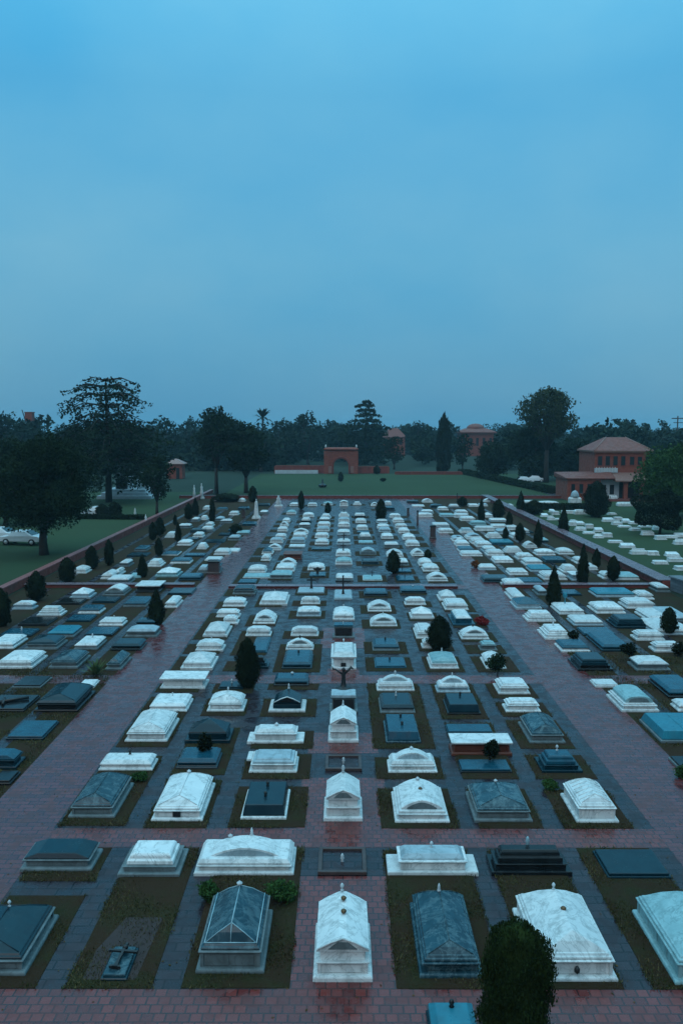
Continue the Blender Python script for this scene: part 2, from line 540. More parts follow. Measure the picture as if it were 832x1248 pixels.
OUTER_R = """826 862 938 922 S BG -
805 868 906 868 K NG -
826 856 868 853 F WW -
757 803 868 834 A2 VW -
725 754 838 831 S WW -
814 856 851 822 F UB -
775 817 818 799 C WG -
704 747 818 794 E TB -
684 719 795 779 F UW -
733 769 794 770 F UT -
797 832 795 781 C WW -
664 697 780 760 E WW m
711 750 775 764 S UT -
775 810 781 767 C WW -
642 677 758 743 E WW -
699 735 763 749 F WL -
750 790 766 748 E TT -
790 816 758 741 F WW -
681 712 749 734 F WW U
726 762 748 731 H WW -
763 799 742 728 C WW -
798 845 774 752 F WL -
628 660 743 725 Z UL -
624 641 733 716 C WW -
655 667 726 719 C LG -
687 708 726 719 S UT -
728 772 728 719 F NL -
777 797 731 719 C WW -
814 842 758 737 F LG -
615 639 716 710 C WW -
590 621 710 700 F TT -
635 661 711 701 S UT -
621 643 701 692 F WW -
584 604 695 686 F WL -
663 690 707 698 C WW -
686 704 698 690 E WW -
647 671 697 689 F NL -
640 661 689 683 C WW -
603 625 686 677 F WW -
665 689 686 677 F UT -
594 614 677.5 671 C WW -
631 650 682 675 C WW -
563 587 678 671 F WW -
560 578 673 667 F UW -
654 676 677 669 H WW -
681 699 676 669 H WW -
616 636 674 667 E WW -
640 654 668 663 A WW -
589 605 673 668 C WL -
575 592 663 658 C WW -
581 599 667 661 C WW -
600 625 664 658 F NU -
556 572 666 660 C WW -
552 566 660 655 C LW -
569 587 657.5 651 A LW -
556 564 661 656 C WW -
594 611 656 650 E WW -
561 577 650 644 E LW -
535 552 650 645 C WW -
580 603 647 642 C WW -
528 547 642 635 F WL -
574 592 640 634 H VV -
562 579 635 631 C WW -
598 617 636 631 F WL -
600 618 643.5 638 F WW -
554 571 631 627 C WW -
537 553 630 624 F VL -
509 527 630 626 C WW -
556 570 626.5 622 C WW -
589 601 631 622 Z WW -
571 583 617.5 613 F WW -
525 540 619 612 H TT -
514 528 626 621 C WL -
503 517 617.5 613 S WW -
496 510 613 609 F TT -
515 527 612.5 608 A WW -
547 560 619.5 614 E WG -
590 602 612 607 A WW -
584 594 617 612 F LW -
619 626 618.5 613 C WW -
639 654 614 610 C WW -
656 680 615 609 H WW -
636 650 650 643 S TT -
656 668 661 656 F VT -
624 634 656 650 C WW -
638 645 650 646 C WW -
534 546 622 617 C WW -
800 816 722 713 C WG -
697 712 708 702 S2 WL -
713 728 695 688 F WW -
750 778 707 697 F VW -
702 716 687 680 C WW -
735 748 706 700 C WW -
606 622 651 647 C LL -
618 632 646 641 C WW -"""
LAWN = """685 715 626 620 C WW 10
741 751 627.5 620 C WW
735 748 636 631 W
747 758 640 635 W
749 758 634 630 W
755 769 643 638 W
759 768 637 632 W
769 781 647 641 W
768 777 639 635 W
780 794 643 636 W
783 797 652.5 646 W
797 804 646 640 W
800 812 658 650 W
812 825 656 648 W
823 842 655 652 W
823 842 664 657 W
694 702 641 635 W
696 703 636 631 W
702 712 639.5 635 W
702 714 647 642 W
714 723 644 638 W
712 725 651 646 W
725 735 648.5 644 W
725 735 656 651 W
735 746 655 648 W
743 759 662 654 W
757 774 668 661 W
770 790 676 668 W
791 803 677 672 W
798 814 688 678 W
813 828 678.5 671 W
816 834 685 679 W
825 845 695.5 688 W
818 845 707 703 W
660 668 630 625 W
668 676 634 629 W
673 681 627.5 624 W
677 683 634 630 W
670 676 624.5 621 W"""
SLAVE = []     # world footprints of all tombs (x0,x1,y0,y1,strip)
ORD = ['', 'first', 'second', 'third', 'fourth', 'fifth', 'sixth', 'seventh', 'eighth', 'ninth', 'tenth', 'eleventh', 'twelfth', 'thirteenth',
       'fourteenth', 'fifteenth', 'sixteenth', 'seventeenth', 'eighteenth', 'nineteenth', 'twentieth', '21st', '22nd', '23rd', '24th', '25th', '26th', '27th', '28th', '29th', '30th']
CN = dict(W='white marble', L='pale blue-grey', G='grey stone', P='patchy dark slate', T='dark teal', B='black', U='blue', N='turquoise', V='greenish pale', R='red', S='sunken grey')
TN = dict(H='{} tomb with hipped lid', F='low {} coffer tomb', C='{} chest tomb', E='stepped {} tomb', Z='peaked {} tomb', A='{} tomb with arched lid', S='flat {} grave slab',
          S2='{} box tomb with flat top', D='{} glazed-looking ribbed roof tomb', Q='wide {} tomb with curved relief lid', K='{} tapered lid tomb', P='{} tomb on wide base slab',
          Y='{} gabled tomb', V='{} gabled house tomb', O='sunken {} grave bed', I='{} open-fronted tomb', Q2='tall {} tomb with dark niche', H2='large {} hipped tomb', H3='{} tomb with quilted lid', E3='stepped {} tomb', A2='{} tomb with patterned curved lid')
HT = dict(H=.62, F=.34, C=.44, E=.5, Z=.75, A=.62, S=.14, S2=.5, D=.92, Q=.6, K=.42, P=.5, Y=.65, V=.95, O=.03, I=.72, Q2=.8, H2=.85, H3=.74, E3=.55, A2=.6)

def finial(parent, x, y, z, s=1.0, mat=None):
    v = random.random(); s *= random.uniform(.7, .95)
    if v < .4: pr = [(.045, 0), (.05, .03), (.02, .05), (.022, .09), (.05, .12), (.055, .16), (.03, .20), (.01, .22)]
    elif v < .7: pr = [(.06, 0), (.06, .05), (.03, .07), (.05, .10), (.035, .14), (.045, .17), (.01, .27)]
    else: pr = [(.03, 0), (.075, .05), (.085, .09), (.04, .11), (.02, .14), (.01, .15)]
    MB().lathe([(a*s, b*s) for a, b in pr], x + random.uniform(-.02, .02), y, z - .01, 10, jit=.06).build('finial', mat or M['silver'], parent)
def cross_mb(z0, h, t=.06, arm=.55, y=0, x=0):
    m = MB(); m.rings([(t*1.5, t*1.2, z0), (t*1.2, t, z0+.05*h), (t*.7, t*.7, z0+.3*h), (t*.7, t*.7, z0+h-.03), (t*.9, t*.8, z0+h)], x, y, True, True)
    za = z0 + h*.68; a = h*arm*.55
    m.box(x-a, x-t*.69, y-t*.6, y+t*.6, za-t*.7, za+t*.7); m.box(x+t*.69, x+a, y-t*.6, y+t*.6, za-t*.7, za+t*.7)
    m.box(x-a-.02, x-a+.001, y-t*.7, y+t*.7, za-t, za+t); m.box(x+a-.001, x+a+.02, y-t*.7, y+t*.7, za-t, za+t)
    return m
def tomb(x1, x2, yf, yt, typ, lc, bc, ex):
    a, b = gp(x1, yf), gp(x2, yf)
    w = b.x - a.x; cx = (a.x + b.x)/2; D = a.y
    h = HT[typ]
    near = D < 34
    if typ in 'HZAV' and not near: h *= .85
    if a.y > 55: w *= 1.07
    bk = gp(CX, yt, h*(.66 if yf > 1080 else .85))
    Ld = bk.y - D
    lo = .9 if typ != 'O' else .5
    wide = w > 2.15
    if D > 55: Ld = random.uniform(1.5, 2.1)
    Ld = max(min(Ld, 2.9), lo)
    hw, hl = w/2, Ld/2
    lm, bm_ = M.get(lc, M['G']), M[bc]
    name = 'grave_slab' if typ in ('S', 'F', 'O') else 'tomb'
    root = empty(name, (cx, D + hl, 0.0))
    bev = .014 if near else 0
    def box_chest(z1, over=.075, pl=.11, inset=.10, panels=True):
        MB().rings([(hw, hl, 0), (hw, hl, pl*.7), (hw-.03, hl-.03, pl)]).build('plinth', bm_, root, bev)
        iw, il = hw - inset - .03, hl - inset - .03
        m = MB().rings([(iw, il, pl-.004), (iw, il, z1-.09), (iw+.03, il+.03, z1-.06), (iw+over, il+over, z1-.035), (iw+over, il+over, z1)], 0, 0, True, True)
        m.build('chest', bm_, root, bev)
        if panels and D < 48:
            pz0, pz1 = pl + .02, z1 - .10
            if pz1 - pz0 > .08:
                p = MB(); k = 3 if wide else 2
                for j in range(k):
                    xa = -iw + .07 + j*(2*iw-.14)/k + .03; xb = -iw + .07 + (j+1)*(2*iw-.14)/k - .03
                    p.box(xa, xb, -il-.014, -il-.002, pz0, pz1)
                kk = 4 if Ld > 1.6 else 2
                for j in range(kk):
                    ya = -il + .07 + j*(2*il-.14)/kk + .03; yb = -il + .07 + (j+1)*(2*il-.14)/kk - .03
                    p.box(-iw-.014, -iw-.002, ya, yb, pz0, pz1); p.box(iw+.002, iw+.014, ya, yb, pz0, pz1)
                p.build('panelling', bm_, root)
                if D < 32:
                  for sx in (-1, 1):
                    for sy in (-1, 1):
                        MB().box(sx*iw-.035, sx*iw+.035, sy*il-.035, sy*il+.035, pl+.001, z1-.062).build('corner_post', bm_, root)
        return iw + over, il + over
    top = h
    if typ in ('H', 'H2', 'H3', 'D'):
        zc = h*(.52 if typ != 'H3' else .6)
        cw, cl = box_chest(zc)
        rl = max(cl - cw*(.48 if near else .62) - .06, .05)
        m = MB().rings([(cw-.05, cl-.05, zc+.002), (cw-.05, cl-.05, zc+.05), (cw-.10, cl-.10, zc+.075), (cw-.10, cl-.10, zc+.10), (cw-.14, cl-.14, zc+.115)], cap=False, bot=True)
        if typ == 'D': rl = cl - .34
        m.rings([(cw-.14, cl-.14, zc+.115), ((cw-.14)*.52, (cl-.14+rl)*.5+.02, zc+.115+(h-zc-.115)*.56), (.02, rl, h)])
        m.build('lid', lm, root, bev)
        if typ in ('D', 'H3') or (near and typ == 'H'):
            rb = MB()
            zb = zc + .12; zm = zc+.115+(h-zc-.115)*.56; ew, el = cw-.14, cl-.14
            mw_, ml_ = ew*.52, (el+rl)*.5+.02
            r = .010 if typ == 'D' else .011
            if typ != 'H3': rb.tube([(0, -rl, h+.005), (0, rl, h+.005)], r*1.3, 6)
            for sx in (-1, 1):
                for sy in (-1, 1):
                    rb.tube([(sx*ew, sy*el, zb), (sx*mw_, sy*ml_, zm+.004), (0, sy*rl, h+.004)], r, 5)
                if typ == 'D': rb.tube([(sx*(ew+.02), -el-.02, zb), (sx*(ew+.02), el+.02, zb)], r*1.4, 5)
            if typ == 'D':
                rb.tube([(-ew, -el-.01, zb), (ew, -el-.01, zb)], r*1.3, 5)
                rb.tube([(0, -el, zb), (0, -ml_, zm), (0, -rl, h)], r, 5)
            if typ == 'H3':
                for j in range(6):
                    yy = -rl + j*2*rl/5
                    rb.tube([(-ew, yy, zb), (-mw_, yy, zm+.006), (0, yy, h+.006), (mw_, yy, zm+.006), (ew, yy, zb)], r*1.3, 5)
            rb.build('lid_rib', M['lead'] if typ == 'D' else lm, root)
        top = h; fy = rl
        if typ == 'D':
            pass
    elif typ in ('V', 'Y'):
        zc = h*.42 if typ == 'V' else .22
        if typ == 'Y':
            MB().rings([(hw, hl, 0), (hw, hl, .10), (hw-.05, hl-.05, .14)]).build('plinth', bm_, root, bev)
            cw, cl = hw-.18, hl-.14; zc = .15
            MB().rings([(cw, cl, .137), (cw, cl, .30)]).build('chest', lm, root, bev); zc = .30
        else: cw, cl = box_chest(zc, pl=.12)
        ze = zc + (.22 if typ == 'V' else .03)
        if typ == 'V':
            MB().rings([(cw-.09, cl-.09, zc+.001), (cw-.09, cl-.09, ze)]).build('attic', bm_, root, bev)
        pw = cw - .02
        prof = [(-pw, ze+.002), (pw, ze+.002), (pw, ze+.05)]
        nseg = 7
        for j in range(nseg+1):
            u = 1 - 2*j/nseg; prof.append((pw*.97*u, ze+.05+(h-ze-.05)*(1-abs(u))**.85))
        prof.append((-pw, ze+.05))
        MB().extr(prof, -cl+.02, cl-.02).build('lid', lm, root, bev)
        ped = MB()
        for sx in (-1, 1):
            ped.tube([(sx*(pw-.02), -cl-.005, ze+.07), (sx*pw*.45, -cl-.005, ze+.06+(h-ze-.05)*.58), (0, -cl-.005, h-.02)], .022, 5)
        ped.build('pediment', bm_, root)
        MB().extr([(-pw*.55, ze+.07), (pw*.55, ze+.07), (pw*.2, ze+.07+(h-ze)*.45), (-pw*.2, ze+.07+(h-ze)*.45)], -cl-.004, -cl+.018).build('pediment_panel', M['G'] if lc == 'W' else M['B'], root)
        fy = cl - .05
    elif typ in ('A', 'A2', 'Q'):
        zc = h*.42
        cw, cl = box_chest(zc)
        if typ != 'Q':
            MB().rings([(cw-.07, cl-.07, zc+.002), (cw-.07, cl-.07, zc+.06), (cw-.13, cl-.13, zc+.08)]).build('step', bm_, root, bev)
            pw = cw - .14; z0 = zc + .082; nn = 10
            prof = [(pw*math.cos(math.pi*j/nn), z0 + (h-z0)*math.sin(math.pi*j/nn)**.8) for j in range(nn+1)]
            if typ == 'A': prof = [(pw, z0)] + [(pw*(1-2*j/nn), z0+.04+(h-z0-.04)*(1-abs(1-2*j/nn)**1.7)) for j in range(nn+1)] + [(-pw, z0)]
            MB().extr(prof, -cl+.16, cl-.16).build('lid', lm, root, bev)
            MB().extr([(x*.72, z0+(z-z0)*.72+.01) for x, z in prof], -cl+.15, -cl+.163).build('lunette', M['G'], root)
        else:
            lid = MB().rings([(cw-.04, cl-.04, zc+.002), (cw-.04, cl-.04, zc+.05), (cw-.11, cl-.10, zc+.13), (cw-.16, cl-.16, zc+.14)], bot=True)
            pw = cw*.72; z0 = zc + .138; nn = 10
            prof = [(pw, z0)] + [(pw*(1-2*j/nn), z0+.01+(h-z0)*(1-abs(1-2*j/nn)**2)) for j in range(nn+1)] + [(-pw, z0)]
            lid.extr(prof, -cl+.24, cl*.5); lid.build('lid', lm, root, bev)
            MB().extr([(x*.86, z0+(z-z0)*.8) for x, z in prof], -cl+.225, -cl+.238).build('relief_panel', M['L'], root)
        fy = cl - .3
    elif typ in ('C', 'P', 'F', 'K', 'S2', 'Q2', 'I'):
        if typ == 'P':
            MB().rings([(hw, hl, 0), (hw, hl, .1), (hw-.02, hl-.02, .12)]).build('base_slab', bm_, root, bev)
            s = .72
            MB().rings([(hw*s, hl*.78, .118), (hw*s, hl*.78, .30), (hw*s+.05, hl*.78+.05, .33), (hw*s+.05, hl*.78+.05, .37)], 0, 0, True, True).build('chest', bm_, root, bev)
            MB().rings([(hw*s-.03, hl*.78-.03, .372), (hw*s-.03, hl*.78-.03, .40), (hw*s-.14, hl*.78-.14, h)]).build('lid', lm, root, bev)
            fy = hl*.2
        elif typ == 'K':
            MB().rings([(hw, hl, 0), (hw, hl, .09), (hw-.03, hl-.03, .11)]).build('plinth', bm_, root, bev)
            MB().rings([(hw-.06, hl-.06, .108), (hw-.06, hl-.06, .15), (hw*.84, hl*.88-.03, h-.02), (hw*.82, hl*.88-.05, h)], cap=True, bot=True).build('lid', lm, root, bev)
            MB().rings([(.012, hl*.8-.07, h-.001), (.008, hl*.8-.09, h+.012)]).build('ridge', lm, root); fy = hl*.5
        elif typ in ('S2', 'Q2', 'I'):
            cw, cl = box_chest(h - (.09 if typ != 'Q2' else .25))
            z0 = h - (.09 if typ != 'Q2' else .25)
            if typ == 'I':
                MB().rings([(cw-.03, cl-.03, z0+.001), (cw-.03, cl-.03, h)]).build('lid', lm, root, bev)
                MB().box(-hw*.72, hw*.72, -hl-.004+.07, -hl+.12, .16, z0-.11).build('opening', M['opening_shade'], root)
            else:
                MB().rings([(cw+.06, cl+.06, z0+.001), (cw+.07, cl+.07, z0+.07), (cw-.03, cl-.03, z0+.085)] + ([(cw*.8, cl*.8, h-.02), (cw*.7, cl*.7, h)] if typ == 'Q2' else []), bot=True).build('lid', lm, root, bev)
            fy = 0 if typ != 'Q2' else cl*.7
        elif typ == 'F':
            MB().rings([(hw, hl, 0), (hw, hl, .07), (hw-.04, hl-.04, .10), (hw-.07, hl-.07, .11), (hw-.07, hl-.07, h*.55)], bot=True).build('plinth', bm_, root, bev)
            MB().rings([(hw-.04, hl-.04, h*.55+.001), (hw-.04, hl-.04, h*.7), (hw-.17, hl-.16, h)], bot=True).build('lid', lm, root, bev); fy = hl*.4
        else:
            cw, cl = box_chest(h*.68)
            v = random.random()
            if v < .5: lv = [(cw-.06, cl-.06, h*.68+.002), (cw-.07, cl-.07, h*.84), (cw-.16, cl-.14, h*.88), (cw-.19, cl-.17, h)]
            else: lv = [(cw-.04, cl-.04, h*.68+.002), (cw-.04, cl-.04, h*.76), (cw*.55, cl*.8, h*1.02)]
            MB().rings(lv, bot=True).build('lid', lm, root, bev); fy = cl*.5
            if 's' in ex: MB().box(-hw-.12, -hw+.05, -hl*.2, hl*.9, .22, h*.68).build('side_slab', bm_, root, .01)
    elif typ in ('E', 'E3', 'Z'):
        n = 3
        MB().rings([(hw, hl, 0), (hw, hl, h*.2), (hw-.02, hl-.02, h*.22)]).build('plinth', bm_, root, bev)
        a1 = min(.13, hw*.2)
        MB().rings([(hw-a1, hl-a1, h*.219), (hw-a1, hl-a1, h*.42), (hw-a1+.03, hl-a1+.03, h*.45), (hw-a1+.03, hl-a1+.03, h*.49)], bot=True).build('chest', bm_, root, bev)
        if typ == 'Z':
            MB().rings([(hw-a1, hl-a1, h*.491), (hw-a1, hl-a1, h*.54), (hw*.35, hl*.38, h*.84), (hw*.04, hl*.1, h)], bot=True).build('lid', lm, root, bev); fy = hl*.1
        else:
            MB().rings([(hw-a1*1.5, hl-a1*1.5, h*.491), (hw-a1*1.6, hl-a1*1.6, h*.7), (hw-a1*2, hl-a1*2, h*.73), (hw-a1*2.1, hl-a1*2.1, h*.9), (hw-a1*2.5, hl-a1*2.5, h)], bot=True).build('lid', lm, root, bev); fy = hl*.3
    elif typ == 'S':
        MB().rings([(hw, hl, 0), (hw, hl, h*.5), (hw-.02, hl-.02, h*.55)]).build('kerb_frame', bm_, root, bev)
        MB().rings([(hw-.05, hl-.05, h*.548), (hw-.05, hl-.05, h*.9), (hw-.065, hl-.065, h)], bot=True).build('slab', lm, root, bev); fy = hl*.3
    elif typ == 'O':
        fr = MB(); k = .11
        fr.box(-hw, hw, -hl, -hl+k, 0, .10); fr.box(-hw, hw, hl-k, hl, 0, .10); fr.box(-hw, -hw+k, -hl+k+.001, hl-k-.001, 0, .10); fr.box(hw-k, hw, -hl+k+.001, hl-k-.001, 0, .10)
        fr.build('kerb_frame', M['kerb'], root, .01)
        MB().box(-hw+k+.003, hw-k-.003, -hl+k+.003, hl-k-.003, 0, .035).build('slab', M['slate'], root); top = .03; fy = 0
    # ornaments
    nf = ex.count('f')
    sfin = 1.0 if D < 40 else .75
    if nf == 1 and D < 60: finial(root, 0, fy, top, sfin)
    if nf == 2: finial(root, -.45, fy, top-.06); finial(root, .1, fy, top-.02, 1.15)
    if 'm' in ex: MB().lathe([(.06, 0), (.03, .05), (.06, .10), (.04, .15), (.045, .18), (.02, .22), (.01, .23)], 0, fy, top-.01, 8).build('ornament', M['silver'] if bc != 'B' else M['lead'], root)
    if 'j' in ex:
        for j in range(ex.count('j')):
            yy = -.25 + j*.5
            MB().lathe([(.03, -.02), (.06, .01), (.065, .04), (.03, .07)], .02, yy+.25, top - (.0 if typ in 'V' else .02), 9).build('rosette', M['bronze'], root)
    if 'u' in ex:
        for j in range(ex.count('u')):
            MB().lathe([(.06, 0), (.03, .04), (.055, .09), (.04, .14), (.015, .16)], 0, fy - j*hl*.75, top-.005, 8).build('urn', M['iron'], root)
    if 'o' in ex:
        wd = .09 if typ != 'Q2' else .1
        zo = .13
        MB().box(-wd*1.4-.0, wd*1.0, -hl+.055, -hl+.11, zo, zo+.17).build('niche', M['opening_shade'], root)
    if 'd' in ex: MB().lathe([(.02, 0), (.06, .04), (.06, .1), (.02, .16)], 0, -hl+.075, .16, 8).build('medallion', M['iron'], root)
    if 'x2' in ex: cross_mb(top-.01, .45, .03, .6, hl*.4).build('cross', M['iron'], root)
    elif 'x' in ex: cross_mb(top-.01, .9, .085, .6, hl*.4).build('cross', M['iron'], root)
    if 'X2' in ex: cross_mb(top-.01, .65, .06, .62, -hl*.3).build('cross', M['iron'], root)
    elif 'X' in ex: cross_mb(top-.01, 1.3, .075, .7, -hl*.1).build('cross', M['iron'], root)
    if 'y' in ex: MB().rings([(.11, .08, top-.01), (.08, .06, top+.25), (.3, .07, top+.3), (.34, .07, top+.42), (.12, .06, top+.36), (.1, .05, top+.5)], bot=True).build('monument', M['iron'], root)
    if 'U' in ex:
        m = cross_mb(top-.01, .75, .03, .3, hl*.5); m.lathe([(.05, .35), (.12, .42), (.14, .55), (.1, .68), (.03, .74)], 0, hl*.5, top, 8); m.build('cross', M['N'], root)
    if 'c' in ex:
        m = MB(); m.tube([(-hw*.6, -hl*.3, top+.06), (hw*.7, hl*.3, top+.08)], .07, 8); m.tube([(-hw*.45, hl*.25, top+.06), (-hw*.2, -hl*.55, top+.06)], .06, 8)
        m.build('fallen_cross', M['iron'], root)
    return root, (cx-hw, cx+hw, D, D+Ld), name

TOMBS = []
def parse(txt, strip):
    for ln in txt.strip().split('\n'):
        p = ln.split(); x1, x2, yf, yt = map(float, p[:4]); typ = p[4]
        lc, bc = p[5][0], p[5][1]; ex = p[6] if len(p) > 6 else '-'
        if bc == 'S': bc = 'G'
        TOMBS.append(dict(x1=x1, x2=x2, yf=yf, yt=yt, typ=typ, lc=lc, bc=bc, ex=ex, strip=strip, area=(x2-x1)*(yf-yt)))
for k in sorted(INNER): parse(INNER[k], k)
for side, txt in ((-1, OUTER_L), (1, OUTER_R)):
    parse(txt, 'L' if side < 0 else 'R')
LCOL = [-11.4, -13.5, -15.7, -17.9, -20.1, -22.3]; RCOL = [11.9, 14.3, 16.6, 19.0, 21.3]
for t in TOMBS:
    if t['strip'] in ('L', 'R'):
        c = LCOL if t['strip'] == 'L' else RCOL
        g = gp((t['x1']+t['x2'])/2, t['yf']); k = min(range(len(c)), key=lambda i: abs(c[i]-g.x)); t['strip'] = (t['strip'], k)
# the smallest (farthest) ones beyond 300 become one mass
order = sorted(TOMBS, key=lambda t: -t['area'])
keep = set(id(t) for t in order[:298])
by = {}
for t in TOMBS: by.setdefault(t['strip'], []).append(t)
PHR = {0: 'central column', -1: 'first column left of centre', -2: 'second column left of centre', -3: 'third column left of centre',
       1: 'first column right of centre', 2: 'second column right of centre', 3: 'third column right of centre'}
for st, ts in by.items():
    ts.sort(key=lambda t: -t['yf'])
    if isinstance(st, tuple):
        side = 'left' if st[0] == 'L' else 'right'
        ph = f"{ORD[st[1]+1]} line outside {side} promenade"; grp = f"graves outside the {side} promenade"
    else: ph = PHR[st]; grp = 'graves between the two promenades'
    for i, t in enumerate(ts):
        if st == -3 and i == 0: pass
        c = CN[t['lc']] if t['typ'] != 'O' else 'grey'
        if t['lc'] in 'TUPB' and t['bc'] in 'WG' and t['typ'] in ('H', 'Y', 'K', 'F', 'D'):
            c = CN[t['lc']]
        root, fp, nm = tomb(t['x1'], t['x2'], t['yf'], t['yt'], t['typ'], t['lc'], t['bc'], t['ex'])
        t['root'] = root; t['fp'] = fp
        tag(root, f"{TN[t['typ']].format(c)}, {ORD[i+1]} from front, {ph}", 'tomb' if nm == 'tomb' else 'grave slab', grp)
# extra special ones at the bottom edge and the red-sided white box
def extra(x1, x2, yf, yt, typ, lc, bc, ex, label, strip):
    root, fp, nm = tomb(x1, x2, yf, yt, typ, lc, bc, ex)
    tag(root, label, 'tomb' if nm == 'tomb' else 'grave slab'); TOMBS.append(dict(fp=fp, strip=strip, root=root)); return root
extra(524, 586, 1276, 1237, 'F', 'N', 'T', 'u', 'turquoise low coffer cut by the bottom edge beside the big dark shrub', 99)
extra(550, 624, 921, 898, 'S2', 'W', 'R', '-', 'white flat-topped box with red brick sides behind the small bush', 2)
extra(545, 601, 896, 882, 'S', 'U', 'T', '-', 'plain blue slab right behind the red-sided white box', 2)
# merge beyond-300
extras_stuff = [t for t in TOMBS if 'area' in t and id(t) not in keep]
if extras_stuff:
    groups = {}
    for t in extras_stuff:
        r = t['root']; bpy.context.view_layer.update()
        for ch in list(r.children):
            groups.setdefault(ch.data.materials[0], []).append((r.location.copy(), ch.data))
            bpy.data.objects.remove(ch)
        bpy.data.objects.remove(r)
    V = []; Fs = []; mi = []; mats = list(groups)
    for k, m in enumerate(mats):
        for loc, me in groups[m]:
            n = len(V); V += [tuple(v.co + loc) for v in me.vertices]
            for p in me.polygons: Fs.append(tuple(n + i for i in p.vertices)); mi.append(k)
    me = bpy.data.meshes.new('distant_graves'); me.from_pydata(V, [], Fs)
    for m in mats: me.materials.append(m)
    me.polygons.foreach_set('material_index', mi); me.update()
    o = bpy.data.objects.new('distant_graves', me); COL.objects.link(o)
    tag(o, 'mass of tiny graves at the far end of the cemetery', 'graves', None, 'stuff')

# lawn graves beyond the right wall
LT = ['square white block', 'low white ledger', 'white block with sloped top', 'white block with raised back']
for i, ln in enumerate(LAWN.strip().split('\n')):
    p = ln.split(); x1, x2, yf, yt = map(float, p[:4]); a, b = gp(x1, yf), gp(x2, yf); wd = b.x-a.x
    r = empty('gravestone', ((a.x+b.x)/2, a.y+.45, 0), random.uniform(-.08, .08)); k = i % 4
    hh = random.uniform(.28, .44); hl = .36; hw = wd/2
    if k == 0: MB().rings([(hw, hl, 0), (hw, hl, hh), (hw-.04, hl-.04, hh+.03)]).build('block', M['W'], r, .01)
    elif k == 1: MB().rings([(hw, hl*1.1, 0), (hw, hl*1.1, hh*.5), (hw-.1, hl, hh*.62)]).build('block', M['W'], r, .01)
    elif k == 2: MB().add([(-hw, -hl, 0), (hw, -hl, 0), (hw, hl, 0), (-hw, hl, 0), (-hw, -hl, hh*.7), (hw, -hl, hh*.7), (hw*.9, hl, hh*1.15), (-hw*.9, hl, hh*1.15)], [(0, 1, 5, 4), (1, 2, 6, 5), (2, 3, 7, 6), (3, 0, 4, 7), (4, 5, 6, 7)]).build('block', M['W'], r, .01)
    else: MB().rings([(hw, hl, 0), (hw, hl, hh*.75)]).rings([(hw*.8, hl*.25, hh*.751), (hw*.75, hl*.2, hh*1.2)], 0, hl*.6).build('block', M['W'], r)
    row = 'upper row' if i < 16 else ('lower row' if i < 34 else 'hedge cluster')
    idx = i+1 if i < 16 else (i-15 if i < 34 else i-33)
    MB().rings([(hw+.07, hl+.07, 0), (hw+.07, hl+.07, .05)]).build('footing', M['W'], r)
    tag(r, f"{LT[k]} on right lawn, {ORD[idx]} from {'left' if i<34 else 'nearest'} in {row}", 'gravestone', 'white gravestones on the right lawn')

# ------------------------------------------------------------------ ground
def sheet(name, rects, z, mat, kind='structure'):
    m = MB()
    for x0, x1, y0, y1 in rects: m.add([(x0, y0, z), (x1, y0, z), (x1, y1, z), (x0, y1, z)], [(0, 1, 2, 3)])
    o = m.build(name, mat); o['kind'] = kind; return o
Yp = lambda y: gp(CX, y).y
YN, YF = 9.0, Yp(607.5)
sheet('ground', [(-1500, 1500, -40, 2600)], -.02, M['field'])
sheet('lawn', [(-75, -23.4, 30, YF+14), (23.4, 70, 30, YF-3), (-21, 46, YF+.6, Yp(577.5))], -.012, M['lawn'])
sheet('cemetery_ground', [(-23, 23, YN, YF)], -.008, M['plot'])
cross = [(Yp(1330), Yp(1206)), (Yp(1033), Yp(1010)), (Yp(833), Yp(823)), (Yp(717.5), Yp(712.5))]
sheet('slate_paving', [(-8.35, 8.95, YN, YF)], -.004, M['slate'])
sheet('promenade', [(-10.7, -8.35, YN, YF), (8.95, 11.5, YN, YF)] , 0.0, M['brick'])
bp = []
for y0, y1 in cross: bp += [(-8.35, 8.95, y0, y1)]
bp += [(-1.35, 1.35, Yp(1206)+.001, Yp(1068)), (-1.35, 1.35, Yp(1010)+.001, Yp(948)), (-1.25, 1.25, Yp(918), Yp(893)), (-.75, .75, Yp(823)+.001, Yp(815)), (-1.2, 1.2, Yp(790), Yp(765))]
sheet('brick_paving', bp, 0.0, M['brick2'])
ob = []
for y0, y1 in cross[1:3]: ob += [(-23, -10.7, y0, y1), (11.5, 23, y0, y1)]
ob += [(11.5, 23, cross[0][0], cross[0][1]), (-23, -10.7, cross[0][0], cross[0][1])]
sheet('side_path', ob, -.004, M['brick'])
# slate walks between the outer lines
ow = []
segs = [(Yp(1010)+.01, Yp(833)-.01), (Yp(823)+.01, Yp(717.5)-.01), (Yp(712.5)+.01, Yp(620))]
for c in (LCOL, RCOL):
    for a, b in zip(c[:-1], c[1:]):
        mx_ = (a+b)/2
        for y0, y1 in segs: ow.append((mx_-.24, mx_+.24, y0, y1))
sheet('narrow_walk', ow, -.004, M['slate'])
